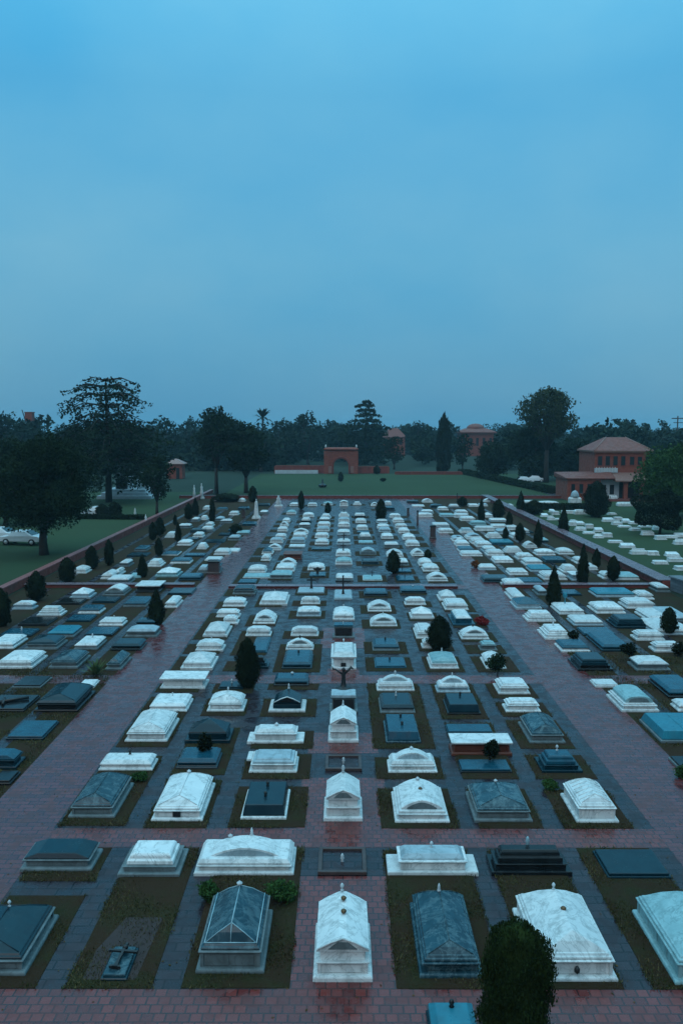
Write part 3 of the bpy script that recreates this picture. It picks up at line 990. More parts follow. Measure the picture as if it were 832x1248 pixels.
# grass plots of the inner columns
STR = {-3: (-8.25, -6.35), -2: (-5.75, -3.95), -1: (-3.35, -1.1), 1: (1.1, 3.35), 2: (3.95, 5.8), 3: (6.4, 8.4)}
plots = []; kerbs = MB()
for st, (xa, xb) in STR.items():
    iv = []
    for t in TOMBS:
        if t['strip'] == st: iv.append([t['fp'][2]-.42, t['fp'][3]+.38])
    if st in (-2, -1, 1, 2): iv.append([Yp(1204.5), Yp(1086)])
    if st in (-3, 3): iv.append([Yp(1204.5), Yp(1092)])
    iv.sort(); mg = []
    for a, b in iv:
        if mg and a - mg[-1][1] < .35: mg[-1][1] = max(b, mg[-1][1])
        else: mg.append([a, b])
    for a, b in mg:
        pcs = [(a, b)]
        for y0, y1 in cross:
            nx = []
            for p, q in pcs:
                if q <= y0 or p >= y1: nx.append((p, q)); continue
                if p < y0-.02: nx.append((p, y0-.02))
                if q > y1+.02: nx.append((y1+.02, q))
            pcs = nx
        for p, q in pcs:
            if q-p > .25: plots.append((xa, xb, p, q))
pm = MB()
for xa, xb, p, q in plots:
    pm.rings([((xb-xa)/2, (q-p)/2, -.003), ((xb-xa)/2-.01, (q-p)/2-.01, .012), ((xb-xa)/2-.12, (q-p)/2-.12, .03)], (xa+xb)/2, (p+q)/2)
o = pm.build('grass_plots', M['plot']); o['kind'] = 'structure'
# wet puddles come from the low roughness of the paving itself

# grass blades in the near plots
V = []; 
for xa, xb, p, q in plots + [(-23, -10.8, 24, 40), (11.6, 21, 24, 42)]:
    if p > 46: continue
    area = (xb-xa)*(q-p); n = int(area * (900 if p < 24 else 380 if p < 34 else 90))
    X = rng.uniform(xa-.05, xb+.05, n); Y = rng.uniform(p-.04, q+.05, n)
    nn = np.sin(X*2.1+1.3*np.sin(Y*1.7))+np.sin(Y*2.6+X*.7+xa) + rng.normal(0, .5, n)
    keepm = nn > .1; X = X[keepm]; Y = Y[keepm]; n = len(X)
    a = rng.uniform(0, 6.28, n); h = rng.uniform(.03, .10, n); ww = rng.uniform(.008, .022, n)
    lx = rng.normal(0, .03, n); ly = rng.normal(0, .03, n)
    z0 = np.full(n, .01)
    V.append(np.stack([np.stack([X-ww*np.cos(a), Y-ww*np.sin(a), z0], 1), np.stack([X+ww*np.cos(a), Y+ww*np.sin(a), z0], 1), np.stack([X+lx, Y+ly, h], 1)], 1).reshape(-1, 3))
V = np.concatenate(V); M['blade'] = leaf_m('grass_blade', (.022, .036, .010), (.15, .115, .055))
g = rawmesh('grass', V, np.arange(len(V)).reshape(-1, 3), M['blade']); tag(g, 'patchy short grass around the near graves', 'grass', None, 'stuff')

n = 700; X = rng.uniform(-12, 12, n); Y = rng.uniform(15, 38, n); a = rng.uniform(0, 6.28, n); q = rng.uniform(.018, .04, n)
Vl = np.stack([np.stack([X+q*np.cos(a+k*1.571)*(1 if k % 2 else .55), Y+q*np.sin(a+k*1.571)*(1 if k % 2 else .55), .006+.012*(k == 1)+np.zeros(n)], 1) for k in range(4)], 1).reshape(-1, 3)
M['litter'] = leaf_m('wet_leaf_litter', (.06, .035, .012), (.16, .09, .03))
g = rawmesh('fallen_leaves', Vl, np.arange(len(Vl)).reshape(-1, 4), M['litter']); tag(g, 'scattered fallen leaves on the wet paving', 'leaves', None, 'stuff')
# ------------------------------------------------------------------ walls and raised cross kerbs
def wall_seg(name, p0, p1, h, th, cop_w, mats, label, cop_h=.08):
    p0, p1 = Vector(p0), Vector(p1); d = p1-p0; Ln = d.length
    r = empty(name, p0, math.atan2(d.y, d.x))
    MB().box(0, Ln, -th/2, th/2, -.02, h).build('wall_face', M[mats[0]], r)
    m = MB(); n = max(1, int(Ln/2.4))
    for i in range(n):
        m.box(i*Ln/n+.008, (i+1)*Ln/n-.008, -cop_w/2, cop_w/2, h+.002, h+cop_h)
    m.build('coping', M[mats[1]], r, .01)
    tag(r, label, 'wall'); return r
wall_seg('brick_wall', (-23.5, 52, 0), (-23.5, YF+12, 0), .55, .5, .56, ('wallbrick', 'redcop'), 'long low red brick wall with coping along the left lawn')
wall_seg('brick_wall', (23.3, Yp(717), 0), (23.3, YF, 0), .55, .6, 1.15, ('wallbrick', 'coping'), 'long low red brick wall with broad wet coping along the right lawn')
g0 = Vector((23.6, Yp(719), 0)); g1 = Vector((25.8, Yp(780), 0))
wall_seg('block_wall', g0, g1, .95, .6, .95, ('greywall', 'greywall'), 'weathered grey block wall at the right edge of the photo', .12)
wall_seg('brick_wall', (-27, YF+.3, 0), (40, YF+.3, 0), .42, .35, .5, ('wallbrick', 'coping'), 'low red brick wall closing the far end before the big lawn')
for x0, x1, lb in ((-23.1, -10.8, 'raised brick kerb crossing the left graves to the promenade'), (-8.3, 8.3, 'raised brick kerb crossing the middle graves between the promenades'), (11.6, 22.8, 'raised brick kerb crossing the right graves to the wall')):
    wall_seg('brick_kerb', (x0, Yp(715.5), 0), (x1, Yp(715.5), 0), .10 if x0 == -8.3 else .22, .5, .75, ('wallbrick', 'coping'), lb, .05)

# ------------------------------------------------------------------ foliage
def leaves(P, size, flat=0.0, jit=.35):
    n = len(P); s = size*(1+rng.uniform(-jit, jit, n))
    a = rng.normal(size=(n, 3)); a /= np.linalg.norm(a, axis=1)[:, None]
    b = rng.normal(size=(n, 3)); b[:, 2] *= (1-flat); a[:, 2] *= (1-flat)
    a /= np.linalg.norm(a, axis=1)[:, None]
    b -= (a*b).sum(1)[:, None]*a; b /= np.linalg.norm(b, axis=1)[:, None]
    a = a*s[:, None]; b = b*(s*rng.uniform(.45, .8, n))[:, None]
    V = np.stack([P-a, P-b*.9, P+a, P+b*.9], 1).reshape(-1, 3)
    return V, np.arange(len(V)).reshape(-1, 4)
def cyp_mesh(prof, n, size, seed, name='foliage', mat='leaf_cyp', parent=None, lumps=.11):
    """clipped evergreen: leaf faces on a lumpy surface of revolution (prof: list of (t, r) over height 1)"""
    g = np.random.default_rng(seed)
    ts = np.array([p[0] for p in prof]); rs = np.array([p[1] for p in prof])
    z = g.uniform(0, 1, n*2); r = np.interp(z, ts, rs)
    acc = g.uniform(0, rs.max(), n*2) < r + .02; z = z[acc][:n]; r = r[acc][:n]; m = len(z)
    th = g.uniform(0, 2*np.pi, m)
    lump = 1 + lumps*(np.sin(th*3+z*9+seed)+np.sin(th*5-z*17)+np.sin(z*31+th*2)*.6)
    rr = r*lump*(1-g.normal(.03, .085, m))
    P = np.stack([rr*np.cos(th), rr*np.sin(th), z], 1)
    V, Fc = leaves(P, size)
    # inner core, opaque and rough
    nz_, na = 14, 14; c = []
    for i in range(nz_+1):
        t = ts[0] + (ts[-1]-ts[0])*i/nz_; q = np.interp(t, ts, rs)*.86
        for k in range(na):
            a = 2*np.pi*k/na; l = 1 + lumps*(np.sin(a*3+t*9+seed)+np.sin(a*5-t*17)+np.sin(t*31+a*2)*.6)
            c.append((q*l*np.cos(a), q*l*np.sin(a), t))
    cf = [(i*na+k, i*na+(k+1) % na, (i+1)*na+(k+1) % na, (i+1)*na+k) for i in range(nz_) for k in range(na)]
    off = len(V); V = np.concatenate([V, np.array(c)]); Fc = np.concatenate([Fc, np.array(cf)+off])
    return rawmesh(name, V, Fc, M[mat], parent)
PC = [(.04, .05), (.1, .36), (.25, .5), (.5, .5), (.75, .38), (.92, .18), (1, .02)]      # oval
PO = [(.04, .2), (.1, .42), (.3, .5), (.6, .48), (.85, .3), (1, .04)]
PK = [(.0, .44), (.1, .49), (.3, .5), (.6, .49), (.8, .47), (.9, .41), (.96, .3), (.99, .12), (1, .0)]
PT = [(.04, .3), (.1, .46), (.3, .5), (.5, .42), (.75, .25), (.93, .1), (1, .01)]      # pointed cone
protos = {}
def shrub(x, yb, yt, wpx, kind, label, mat='leaf_cyp', name='cypress', cat='cypress', group=None, n=1500, trunk=True):
    b = gp(x, yb); s = b.y/math.cos(0)/F*1.0
    wd = wpx*b.y/F*1.02; top = at(x, yt, b.y).z; 
    if b.y < 60: top -= wd*.5*math.tan(math.atan2(H-top, b.y))*.3
    hh = max(top, .4)
    r = empty(name, b)
    key = (kind, mat)
    if n > 3000 or key not in protos:
        prof = dict(O=PC, P=PO, T=PT, K=PK)[kind]
        o = cyp_mesh(prof, n, .017 if n > 9000 else .028 if n > 3000 else .045, len(protos)+3, 'foliage', mat, r)
        if n <= 3000: protos[key] = o
    else:
        o = protos[key].copy(); COL.objects.link(o); o.parent = r
    o.scale = (wd, wd, hh)
    o.rotation_euler = (0, 0, random.uniform(0, 6.28))
    if trunk: MB().tube([(0, 0, -.02), (.01, 0, hh*.16)], [.06*hh**.5, .05*hh**.5], 7).build('trunk', M['bark'], r)
    tag(r, label, cat, group); return r
gL, gR, gI = 'clipped cypresses along the left wall', 'clipped cypresses in the right graves', 'clipped cypresses among the middle graves'
SH = [
 (627, 1292, 1120, 79, 'K', 'big dark column shrub cut by the bottom edge', 'shrub', 'shrub', None, 26000),
 (302, 838, 776, 26, 'P', 'tall dark clipped cypress left of the central column', 'cypress', 'cypress', gI, 5000),
 (535, 793, 749, 27, 'O', 'egg shaped dark cypress right of the central column', 'cypress', 'cypress', gI, 5000),
 (479, 699, 670, 15, 'O', 'smaller egg shaped cypress at the raised cross kerb, right of centre', 'cypress', 'cypress', gI, 1500),
 (464, 636, 608, 12, 'P', 'dark cypress at the far end right of the central column', 'cypress', 'cypress', gI, 1500),
 (367, 621, 598, 7, 'P', 'slim dark cypress at the far end left of the central column', 'cypress', 'cypress', gI, 1500),
 (399.5, 626, 612, 7, 'O', 'tiny dark cypress in front of the far white tombs', 'cypress', 'cypress', gI, 1500),
 (308, 612, 592, 10, 'P', 'dark cypress near the white obelisk at the far left', 'cypress', 'cypress', gL, 1500),
 (191, 760, 717, 19, 'T', 'pointed cypress beside the left promenade', 'cypress', 'cypress', gL, 1500),
 (3, 763, 716, 20, 'P', 'cypress cut by the left edge of the photo', 'cypress', 'cypress', gL, 1500),
 (45, 732, 695, 21, 'O', 'first full oval cypress from the left edge', 'cypress', 'cypress', gL, 1500),
 (82.5, 709, 679, 18.5, 'P', 'second full cypress from the left edge', 'cypress', 'cypress', gL, 1500),
 (112.5, 693, 665, 14, 'P', 'third full cypress from the left edge', 'cypress', 'cypress', gL, 1500),
 (133.5, 689, 657, 10.5, 'P', 'fourth full cypress from the left edge', 'cypress', 'cypress', gL, 1500),
 (174, 703, 675, 11.5, 'T', 'pointed cypress amid left graves, nearer than its neighbours', 'cypress', 'cypress', gL, 1500),
 (194, 678, 655, 9, 'O', 'cypress under the pair beside the left wall', 'cypress', 'cypress', gL, 1500),
 (186.5, 658, 636, 8.5, 'P', 'left cypress of the touching pair by the left wall', 'cypress', 'cypress', gL, 1500),
 (195, 653, 630, 11, 'O', 'right fuller cypress of the touching pair by left wall', 'cypress', 'cypress', gL, 1500),
 (217.5, 660, 636, 7.5, 'T', 'slim pointed cypress right of the touching pair', 'cypress', 'cypress', gL, 1500),
 (213.7, 640, 627, 4.5, 'P', 'tiny cypress behind the slim pointed one at left', 'cypress', 'cypress', gL, 1500),
 (230, 633, 613, 9, 'P', 'left cypress of the far pair by the left wall end', 'cypress', 'cypress', gL, 1500),
 (238.4, 628, 606, 8, 'T', 'right cypress of the far pair by the left wall end', 'cypress', 'cypress', gL, 1500),
 (259, 637.5, 606, 6.5, 'P', 'lone slim cypress in the far left graves', 'cypress', 'cypress', gL, 1500),
 (586, 636, 607, 8, 'T', 'slim cypress first beyond the right promenade', 'cypress', 'cypress', gR, 1500),
 (606.5, 633, 608, 13.5, 'O', 'broad dark cypress in the far right graves', 'cypress', 'cypress', gR, 1500),
 (634, 626, 598, 9.5, 'T', 'pointed cypress before the far end brick wall', 'cypress', 'cypress', gR, 1500),
 (620, 644, 623, 7.5, 'P', 'narrow cypress left of the oval one in the far right graves', 'cypress', 'cypress', gR, 1500),
 (615.6, 657.5, 642, 6.5, 'O', 'smallest cypress in the right graves', 'cypress', 'cypress', gR, 1500),
 (633, 660, 637, 11, 'O', 'oval cypress in the middle of the right graves', 'cypress', 'cypress', gR, 1500),
 (655, 666, 633, 10, 'T', 'pointed cypress right of the oval one', 'cypress', 'cypress', gR, 1500),
 (686, 651, 617, 11.5, 'T', 'pointed cypress standing just beyond the right wall coping', 'cypress', 'cypress', gR, 1500),
 (674, 738, 689, 16, 'T', 'tall nearest pointed cypress amid the right graves', 'cypress', 'cypress', gR, 1500),
 (709.4, 712, 663, 13, 'T', 'tall dark cypress at the right end of the raised kerb', 'cypress', 'cypress', gR, 1500),
 (726, 693, 668, 9, 'O', 'small cypress between two taller ones by the right wall', 'cypress', 'cypress', gR, 1500),
 (746.5, 708, 677, 14, 'O', 'oval pointed cypress nearest the right wall', 'cypress', 'cypress', gR, 1500),
 (814, 773, 739, 18, 'O', 'dark oval cypress at the right edge among white tombs', 'cypress', 'cypress', gR, 1500),
 (725.6, 630, 586, 27, 'P', 'broad clipped cone on the lawn before the red building', 'topiary', 'topiary', None, 5000),
 (563, 617, 605, 11, 'O', 'rounded dark bush beside the far brick wall', 'bush', 'bush', None, 1500),
 (521, 681, 669, 8, 'O', 'small round dark bush beside the right promenade', 'bush', 'bush', None, 1500),
 (140, 632, 611, 17, 'O', 'round bush on the left lawn, larger of two', 'bush', 'bush', None, 1500),
 (125, 631, 614, 15, 'P', 'smaller round bush on the left lawn beside the larger', 'bush', 'bush', None, 1500),
 (650, 627, 609, 21, 'O', 'loose dark bush at the end of the clipped hedge', 'bush', 'bush', None, 1500),
 (415, 587, 575, 6, 'O', 'tiny round dark tree on the big lawn before the gate', 'bush', 'bush', None, 1500),
 (276, 611, 601, 30, 'O', 'dark spreading bush at the far left end of graves', 'bush', 'bush', None, 1500),
 (288, 650, 638, 14, 'P', 'dark low bush beside the left promenade', 'bush', 'bush', None, 1500),
 (535, 578, 560, 7, 'P', 'thin dark bush beneath the tall far cypress', 'bush', 'bush', None, 1500),
 (459, 578, 567, 8, 'O', 'round bush just right of the far gate wall', 'bush', 'bush', None, 1500)]
for s_ in SH:
    x, yb, yt, wp, kd, lb, nm, ct, gr, n = s_
    shrub(x, yb, yt, wp, kd, lb, 'leaf_shrub' if n > 9000 else 'leaf_cyp', nm, ct, gr, n)

def blob_tree(name, base, clumps, leaf, size, nper, trunks, label, cat='tree', group=None, flat=0.0, shell=.55, bark='bark', core=False):
    """crown of many leaf clumps, each an ellipsoid (x,y,z,rx,ry,rz) relative to the base"""
    r = empty(name, base); Ps = []
    for (x, y, z, rx, ry, rz) in clumps:
        n = max(8, int(nper*(rx*rz)))
        d = rng.normal(size=(n, 3)); d /= np.linalg.norm(d, axis=1)[:, None]
        q = rng.uniform(shell, 1.0, n)[:, None]
        lump = 1 + .18*np.sin(d[:, 0]*5+x*3)[:, None] + .18*np.sin(d[:, 2]*6+y+z*2)[:, None]
        Ps.append(d*q*lump*np.array([rx, ry, rz]) + np.array([x, y, z]))
    V, Fc = leaves(np.concatenate(Ps), size, flat)
    rawmesh('crown', V, Fc, M[leaf], r)
    tb = MB()
    for pts, rad in trunks: tb.tube(pts, rad, 8)
    tb.build('trunk', M[bark], r)
    tag(r, label, cat, group); return r
def broad(base, h, wd, z0, leaf, size, label, nper=60, n=26, cr=.24, group=None, seed=1, top_w=1.0, name='tree', sparse=False, asp=1.0, lean=0):
    g = random.Random(seed); cl = []; tr = []
    hc = h - z0; cz = z0 + hc*.5
    fork = z0*.75
    tr.append(([(0, 0, -.1), (g.uniform(-.1, .1), 0, fork*.5), (lean*.3, 0, fork)], [wd*.045, wd*.035, wd*.03]))
    for i in range(n):
        a = g.uniform(0, 6.28); u = (i+.5)/n
        zz = -1 + 2*u; rr = math.sqrt(max(0, 1-zz*zz))*g.uniform(.45, .95)
        px = wd/2*(1-cr)*rr*math.cos(a)*(1 if zz < 0 else top_w); py = wd/2*(1-cr)*rr*math.sin(a); pz = cz + zz*hc*.5*(1-cr*.6)
        q = wd/2*cr*g.uniform(.8, 1.35)
        cl.append((px + lean*(pz/h), py, pz, q*1.15, q*1.15, q*.75*asp))
        if i % 2 == 0 or sparse:
            tr.append(([(lean*.3, 0, fork), (px*.45, py*.45, fork+(pz-fork)*.55), (px, py, pz)], [wd*.022, wd*.012, wd*.004]))
    return blob_tree(name, base, cl, leaf, size, nper, tr, label, 'tree', group)
def tiered(base, h, tiers, leaf, size, label, nper=40, seed=1, droop=.18, name='conifer', tw=.35, fat=.26, hang=0):
    """conifer with open flat boughs; tiers: (height, radius, count)"""
    g = random.Random(seed); cl = []; tr = [([(0, 0, -.1), (.1, 0, h*.5), (0, 0, h*.97)], [tw, tw*.7, tw*.15])]
    for z, rad, cnt in tiers:
        a0 = g.uniform(0, 6.28)
        for i in range(cnt):
            a = a0 + 6.28*i/cnt + g.uniform(-.35, .35); rr = rad*g.uniform(.7, 1.1)
            ex_, ey = rr*math.cos(a), rr*math.sin(a); zt = z - droop*rr + g.uniform(-.3, .3)
            tr.append(([(0, 0, z-.2), (ex_*.5, ey*.5, z+.12*rr*.3), (ex_, ey, zt)], [tw*.3, tw*.18, .03]))
            for u in (.4, .62, .82, 1.0):
                q = (fat*(.68 if z > .66*h else 1)*rad**.5)*g.uniform(.9, 1.5)*(1.25-u*.4)
                cl.append((ex_*u, ey*u, z - droop*rr*u*u + g.uniform(-.15, .15), q*1.3, q*1.3, q*.5))
                if hang and u > .5 and g.random() < hang: cl.append((ex_*u, ey*u, z - droop*rr*u*u - q*1.3, q*.7, q*.7, q*1.3))
    return blob_tree(name, base, cl, leaf, size, nper, tr, label, 'tree', None, flat=.35)

def tb(x, yb): return gp(x, yb)
def hz(x, y, Y): return at(x, y, Y).z
def mpx(px, Y): return px*Y/F
# left: big dark tree near the wall
b = tb(54, 676); broad(b, hz(54, 538, b.y), mpx(150, b.y), hz(54, 638, b.y), 'leaf_dark', .115, 'large dense dark tree on the left lawn in front of white cars', 250, 64, .32, seed=3)
bq = tb(8, 640); broad(bq, hz(8, 532, bq.y), mpx(100, bq.y), hz(8, 632, bq.y), 'leaf_dark', .2, 'broad dark tree behind the large one at left edge', 90, 36, .34, seed=4)
bb = tb(-16, 672); broad(bb, hz(-14, 570, bb.y), mpx(70, bb.y), hz(0, 628, bb.y), 'leaf_green', .16, 'green tree cut off by the left edge of the photo', 120, 22, .32, seed=13)
b = tb(133, 612); Y = b.y
hh = hz(133, 459, Y)
tiered(b, hh, [(hh*.98, 4.6, 5), (hh*.93, 5.4, 7), (hh*.86, 7.2, 8), (hh*.78, 6.4, 7), (hh*.70, 6.0, 8), (hh*.64, 8.6, 10), (hh*.57, 8.8, 11), (hh*.49, 8.2, 11), (hh*.41, 7.6, 11), (hh*.34, 7.0, 10), (hh*.28, 6.4, 7)], 'leaf_dark', .26,
       'tall spreading conifer with open layered top at left', 30, 5, .20, tw=.55, fat=.38, hang=.6)
b = tb(192, 630); broad(b, hz(192, 556, b.y), mpx(52, b.y), hz(192, 606, b.y), 'leaf_dark', .2, 'rounded dark tree just outside the left brick wall', 110, 26, .3, seed=8)
b = tb(264, 602); Y = b.y; hh = hz(262, 496, Y)
broad(b, hh, mpx(62, Y), hz(262, 560, Y), 'leaf_dark', .26, 'umbrella shaped dark tree left of the far gate', 70, 26, .36, seed=11, sparse=True, name='pine_tree')
b = tb(300, 601); broad(b, hz(300, 517, b.y), mpx(70, b.y), hz(300, 575, b.y), 'leaf_dark', .26, 'wide low-branched dark tree between umbrella tree and gate wall', 75, 34, .32, seed=12, sparse=True)
b = tb(665, 588); broad(b, hz(665, 473, b.y), mpx(84, b.y), hz(665, 535, b.y), 'leaf_olive', .30, 'tallest broad round-crowned tree right of the big lawn', 42, 52, .25, seed=21, sparse=True, top_w=.95)
b = tb(650, 586); broad(b, hz(650, 520, b.y), mpx(70, b.y), hz(650, 582, b.y), 'leaf_dark', .34, 'dark bushy tree beneath the tall round-crowned tree', 55, 34, .36, seed=22)
b = tb(600, 583); broad(b, hz(600, 540, b.y), mpx(52, b.y), hz(600, 580, b.y), 'leaf_dark', .3, 'low wide dark tree right of the tall far cypress', 60, 30, .36, seed=23)
b = tb(700, 584); broad(b, hz(700, 538, b.y), mpx(56, b.y), hz(700, 580, b.y), 'leaf_dark', .3, 'dark rounded tree left behind the red building', 60, 30, .36, seed=24)
b = tb(822, 630); broad(b, hz(822, 546, b.y), mpx(112, b.y), hz(822, 622, b.y), 'leaf_green', .17, 'lush green tree in front of the red building at right edge', 140, 60, .3, seed=25)
b = tb(803, 651); Y = b.y; 
r = blob_tree('topiary', b, [(0, 0, (hz(803, 597, Y)+hz(803, 642, Y))/2, mpx(28, Y), mpx(28, Y), mpx(23.5, Y))], 'leaf_cyp', .12, 1700, [([(0, 0, 0), (.1, 0, .8), (-.1, 0, 1.5)], [.16, .13, .2]), ([(0, 0, .5), (.5, .1, 1.5)], [.1, .06])], 'huge round clipped dark bush on a short trunk at right', 'topiary', None, shell=.86)
Y = tb(800, 572).y
for x, yt, wp, sd, lb in ((757, 517, 34, 31, 'spiky palm-like tree behind the red building, leftmost of three'), (783, 514, 28, 32, 'spiky palm-like tree behind the red building, middle of three'), (806, 511, 32, 33, 'spiky palm-like tree behind the red building, rightmost of three')):
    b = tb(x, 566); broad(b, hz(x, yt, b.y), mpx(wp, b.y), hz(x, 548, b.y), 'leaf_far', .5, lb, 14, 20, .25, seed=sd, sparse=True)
# far cypress and far named trees
b = gp(540, 576); Y = b.y; hh = hz(540, 504, Y); r = empty('cypress', b)
o = cyp_mesh(PO, 3000, .05, 77, 'foliage', 'leaf_cyp', r); o.scale = (mpx(16, Y), mpx(16, Y), hh)
MB().tube([(0, 0, 0), (0, 0, hh*.15)], .3, 7).build('trunk', M['bark'], r); tag(r, 'tall slim dark cypress standing alone beyond the big lawn', 'cypress')
b = tb(446, 566); Y = b.y; hh = hz(446, 488, Y)
tiered(b, hh, [(hh*.98, 1.6, 3), (hh*.93, 3.9, 4), (hh*.85, 3.0, 5), (hh*.78, 4.6, 5), (hh*.69, 5.0, 7), (hh*.60, 6.5, 8), (hh*.5, 7.5, 9), (hh*.4, 8, 10), (hh*.28, 8, 10)], 'leaf_dark', .55, 'tall ragged conifer behind and right of the gate', 14, 41, .10, tw=.5, fat=.5, hang=.3)
b = tb(320, 570); Y = b.y; hh = hz(320, 498, Y); r = empty('palm_tree', b); V = MB()
V.tube([(0, 0, 0), (.2, 0, hh*.85)], [.35, .25], 8); V.build('trunk', M['bark'], r)
fr = MB()
for i in range(26):
    a = 6.28*i/26+random.uniform(-.1, .1); el = random.uniform(-.2, 1.3); Lf = 4.2
    p0 = Vector((.2, 0, hh*.84)); d = Vector((math.cos(a)*math.cos(el), math.sin(a)*math.cos(el), math.sin(el)))
    s1 = Vector((-math.sin(a), math.cos(a), 0))*.35
    p1 = p0 + d*Lf*.55; p2 = p0 + d*Lf + Vector((0, 0, -.8))
    fr.add([p0-s1*.3, p0+s1*.3, p1+s1*1.3, p2, p1-s1*1.3], [(0, 1, 2, 3, 4)])
fr.build('fronds', M['leaf_dark'], r); tag(r, 'spiky palm rising above the treeline left of gate', 'tree')
for i, (x, yb, yt, wp, lf, lb) in enumerate([
  (318, 575, 517, 60, 'leaf_far', 'mid-size hazy tree under the spiky palm'),
  (375, 566, 503, 50, 'leaf_far', 'hazy round tree behind the left gate wall'), (345, 566, 510, 46, 'leaf_far', 'hazy tree between the palm and left gate wall'),
  (420, 563, 514, 40, 'leaf_far', 'hazy tree directly behind the gate arch'), (480, 572, 531, 34, 'leaf_dark', 'dark compact tree in front of the red-roofed house'),
  (510, 560, 512, 36, 'leaf_far', 'hazy tree between red-roofed house and tall cypress'), (563, 575, 528, 34, 'leaf_dark', 'dark tree touching the tall far cypress'),
  (548, 556, 513, 26, 'leaf_far', 'hazy tree left of the domed building'), (622, 558, 516, 34, 'leaf_far', 'hazy tree right of the domed building'),
  (200, 572, 507, 54, 'leaf_far', 'hazy tree behind the small pink kiosk'), (232, 566, 508, 44, 'leaf_far', 'hazy tree right above the small pink kiosk'),
  (90, 572, 520, 60, 'leaf_far', 'hazy tree left behind the tall conifer'), (15, 575, 503, 70, 'leaf_far', 'high hazy tree beside the lookout box at left'),
  (730, 563, 523, 44, 'leaf_far', 'hazy tree above the roof of red building'), (700, 560, 520, 34, 'leaf_far', 'hazy tree between round-crowned tree and red building')]):
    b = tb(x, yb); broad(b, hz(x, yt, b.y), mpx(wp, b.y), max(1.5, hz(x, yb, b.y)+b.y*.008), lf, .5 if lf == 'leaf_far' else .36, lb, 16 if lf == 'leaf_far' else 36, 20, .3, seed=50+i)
# far-off wood: one mass
Ps = []
for i in range(760):
    u = random.random(); Y = 225 + 500*u*u; x = random.uniform(-90, 922)
    X = (x-CX)*Y/F
    if 325 < x < 480 and Y < 262: continue
    if 470 < x < 575 and Y < 250: continue
    if 455 < x < 498 and Y < 345: continue
    if 552 < x < 606 and Y < 350: continue
    if 625 < x < 700 and Y < 250: continue
    hh = random.uniform(7, 13.5)*(.9+.22*math.sin(x/19)+.14*math.sin(x/7.3+2)) + (Y-225)*.010; rr = random.uniform(3.5, 7)
    if 455 < x < 606: hh = min(hh, 11.5+Y*.006)
    for k in range(8):
        q = rr*random.uniform(.4, .65); n = int(24 + 4*q*q*(1 if Y < 400 else .45))
        d = rng.normal(size=(n, 3)); d /= np.linalg.norm(d, axis=1)[:, None]; d *= rng.uniform(.6, 1, n)[:, None]
        c = np.array([X+random.uniform(-rr, rr)*.6, Y+random.uniform(-rr, rr)*.6, random.uniform(.08, 1)*(hh-q*.7)])
        Ps.append(d*np.array([q*1.1, q*1.1, q*.8])+c)
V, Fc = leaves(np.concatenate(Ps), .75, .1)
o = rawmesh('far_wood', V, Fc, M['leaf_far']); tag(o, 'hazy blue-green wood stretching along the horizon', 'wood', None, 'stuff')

# small plants
def tuft(x, yb, w_m, h_m, mat, label, n=260, size=.05, name='bush', cat='bush', trunk=0.0):
    b = gp(x, yb)
    return blob_tree(name, b, [(random.uniform(-.25, .25)*w_m, random.uniform(-.2, .2)*w_m, trunk+(h_m-trunk)*random.uniform(.35, .7), w_m*.32, w_m*.32, (h_m-trunk)*.35) for _ in range(6)], mat, size, n/(w_m*.32*(h_m-trunk)*.35)/1.0,
                     [([(0, 0, 0), (.01, 0, trunk+h_m*.3)], [.035, .025])], label, cat, None, shell=.3)
tuft(606, 824, 1.15, 1.0, 'leaf_dark', 'leafy round shrub before the white tomb by right promenade', 420, .055, trunk=.2)
tuft(596, 931, .72, .85, 'leaf_cyp', 'small round shrub before the red-sided white box', 380, .05, trunk=.2)
tuft(251, 926, .5, 1.0, 'leaf_cyp', 'thin dark sapling standing on the turquoise coffer', 260, .05, trunk=.15)
tuft(699, 782, .55, .6, 'leaf_cyp', 'little dark ball shrub near right promenade edge', 260, .05, trunk=.1)
tuft(766, 806, .8, .95, 'leaf_cyp', 'round dark shrub among the right blue slabs', 320, .055, trunk=.25)
tuft(588, 762, .85, .55, 'leaf_red', 'deep red rounded bush beside the right promenade', 420, .05)
tuft(579, 692, .75, .7, 'leaf_orange', 'orange-brown dry bush beside a white grave at right', 300, .06)
tuft(252, 1098, .62, .55, 'leaf_green', 'green shrub at the back left of the ribbed-roof tomb', 420, .035)
tuft(345, 1098, .8, .55, 'leaf_green', 'green shrub at the back right of the ribbed-roof tomb', 460, .035)
tuft(672, 962, .6, .35, 'leaf_green', 'low green shrub left of the quilted-lid white tomb', 300, .035)
tuft(170, 952, .6, .3, 'leaf_green', 'low green weeds between the dark and white tombs at left', 300, .035)
tuft(829, 948, .6, .5, 'leaf_green', 'green clump at the right edge of the promenade', 260, .04)
tuft(825, 800, .7, .8, 'leaf_cyp', 'dark shrub at right edge above the white chest tomb', 260, .05)
b = gp(117, 824); r = empty('agave', b); m = MB()
for i in range(60):
    a = random.uniform(0, 6.28); el = random.uniform(.5, 1.45); Lf = random.uniform(.6, .95)
    d = Vector((math.cos(a)*math.cos(el), math.sin(a)*math.cos(el), math.sin(el))); s1 = Vector((-math.sin(a), math.cos(a), 0))*.03
    p0 = Vector((0, 0, .02)); m.add([p0-s1, p0+s1, p0+d*Lf*.5+s1*1.2, p0+d*Lf+Vector((math.cos(a), math.sin(a), -.4))*.12, p0+d*Lf*.5-s1*1.2], [(0, 1, 2, 3, 4)])
m.build('leaves', M['agave'], r); MB().lathe([(.10, 0), (.12, .05), (.05, .12)], n=8).build('root_crown', M['bark'], r)
tag(r, 'spiky pale green agave at the left promenade edge', 'plant')

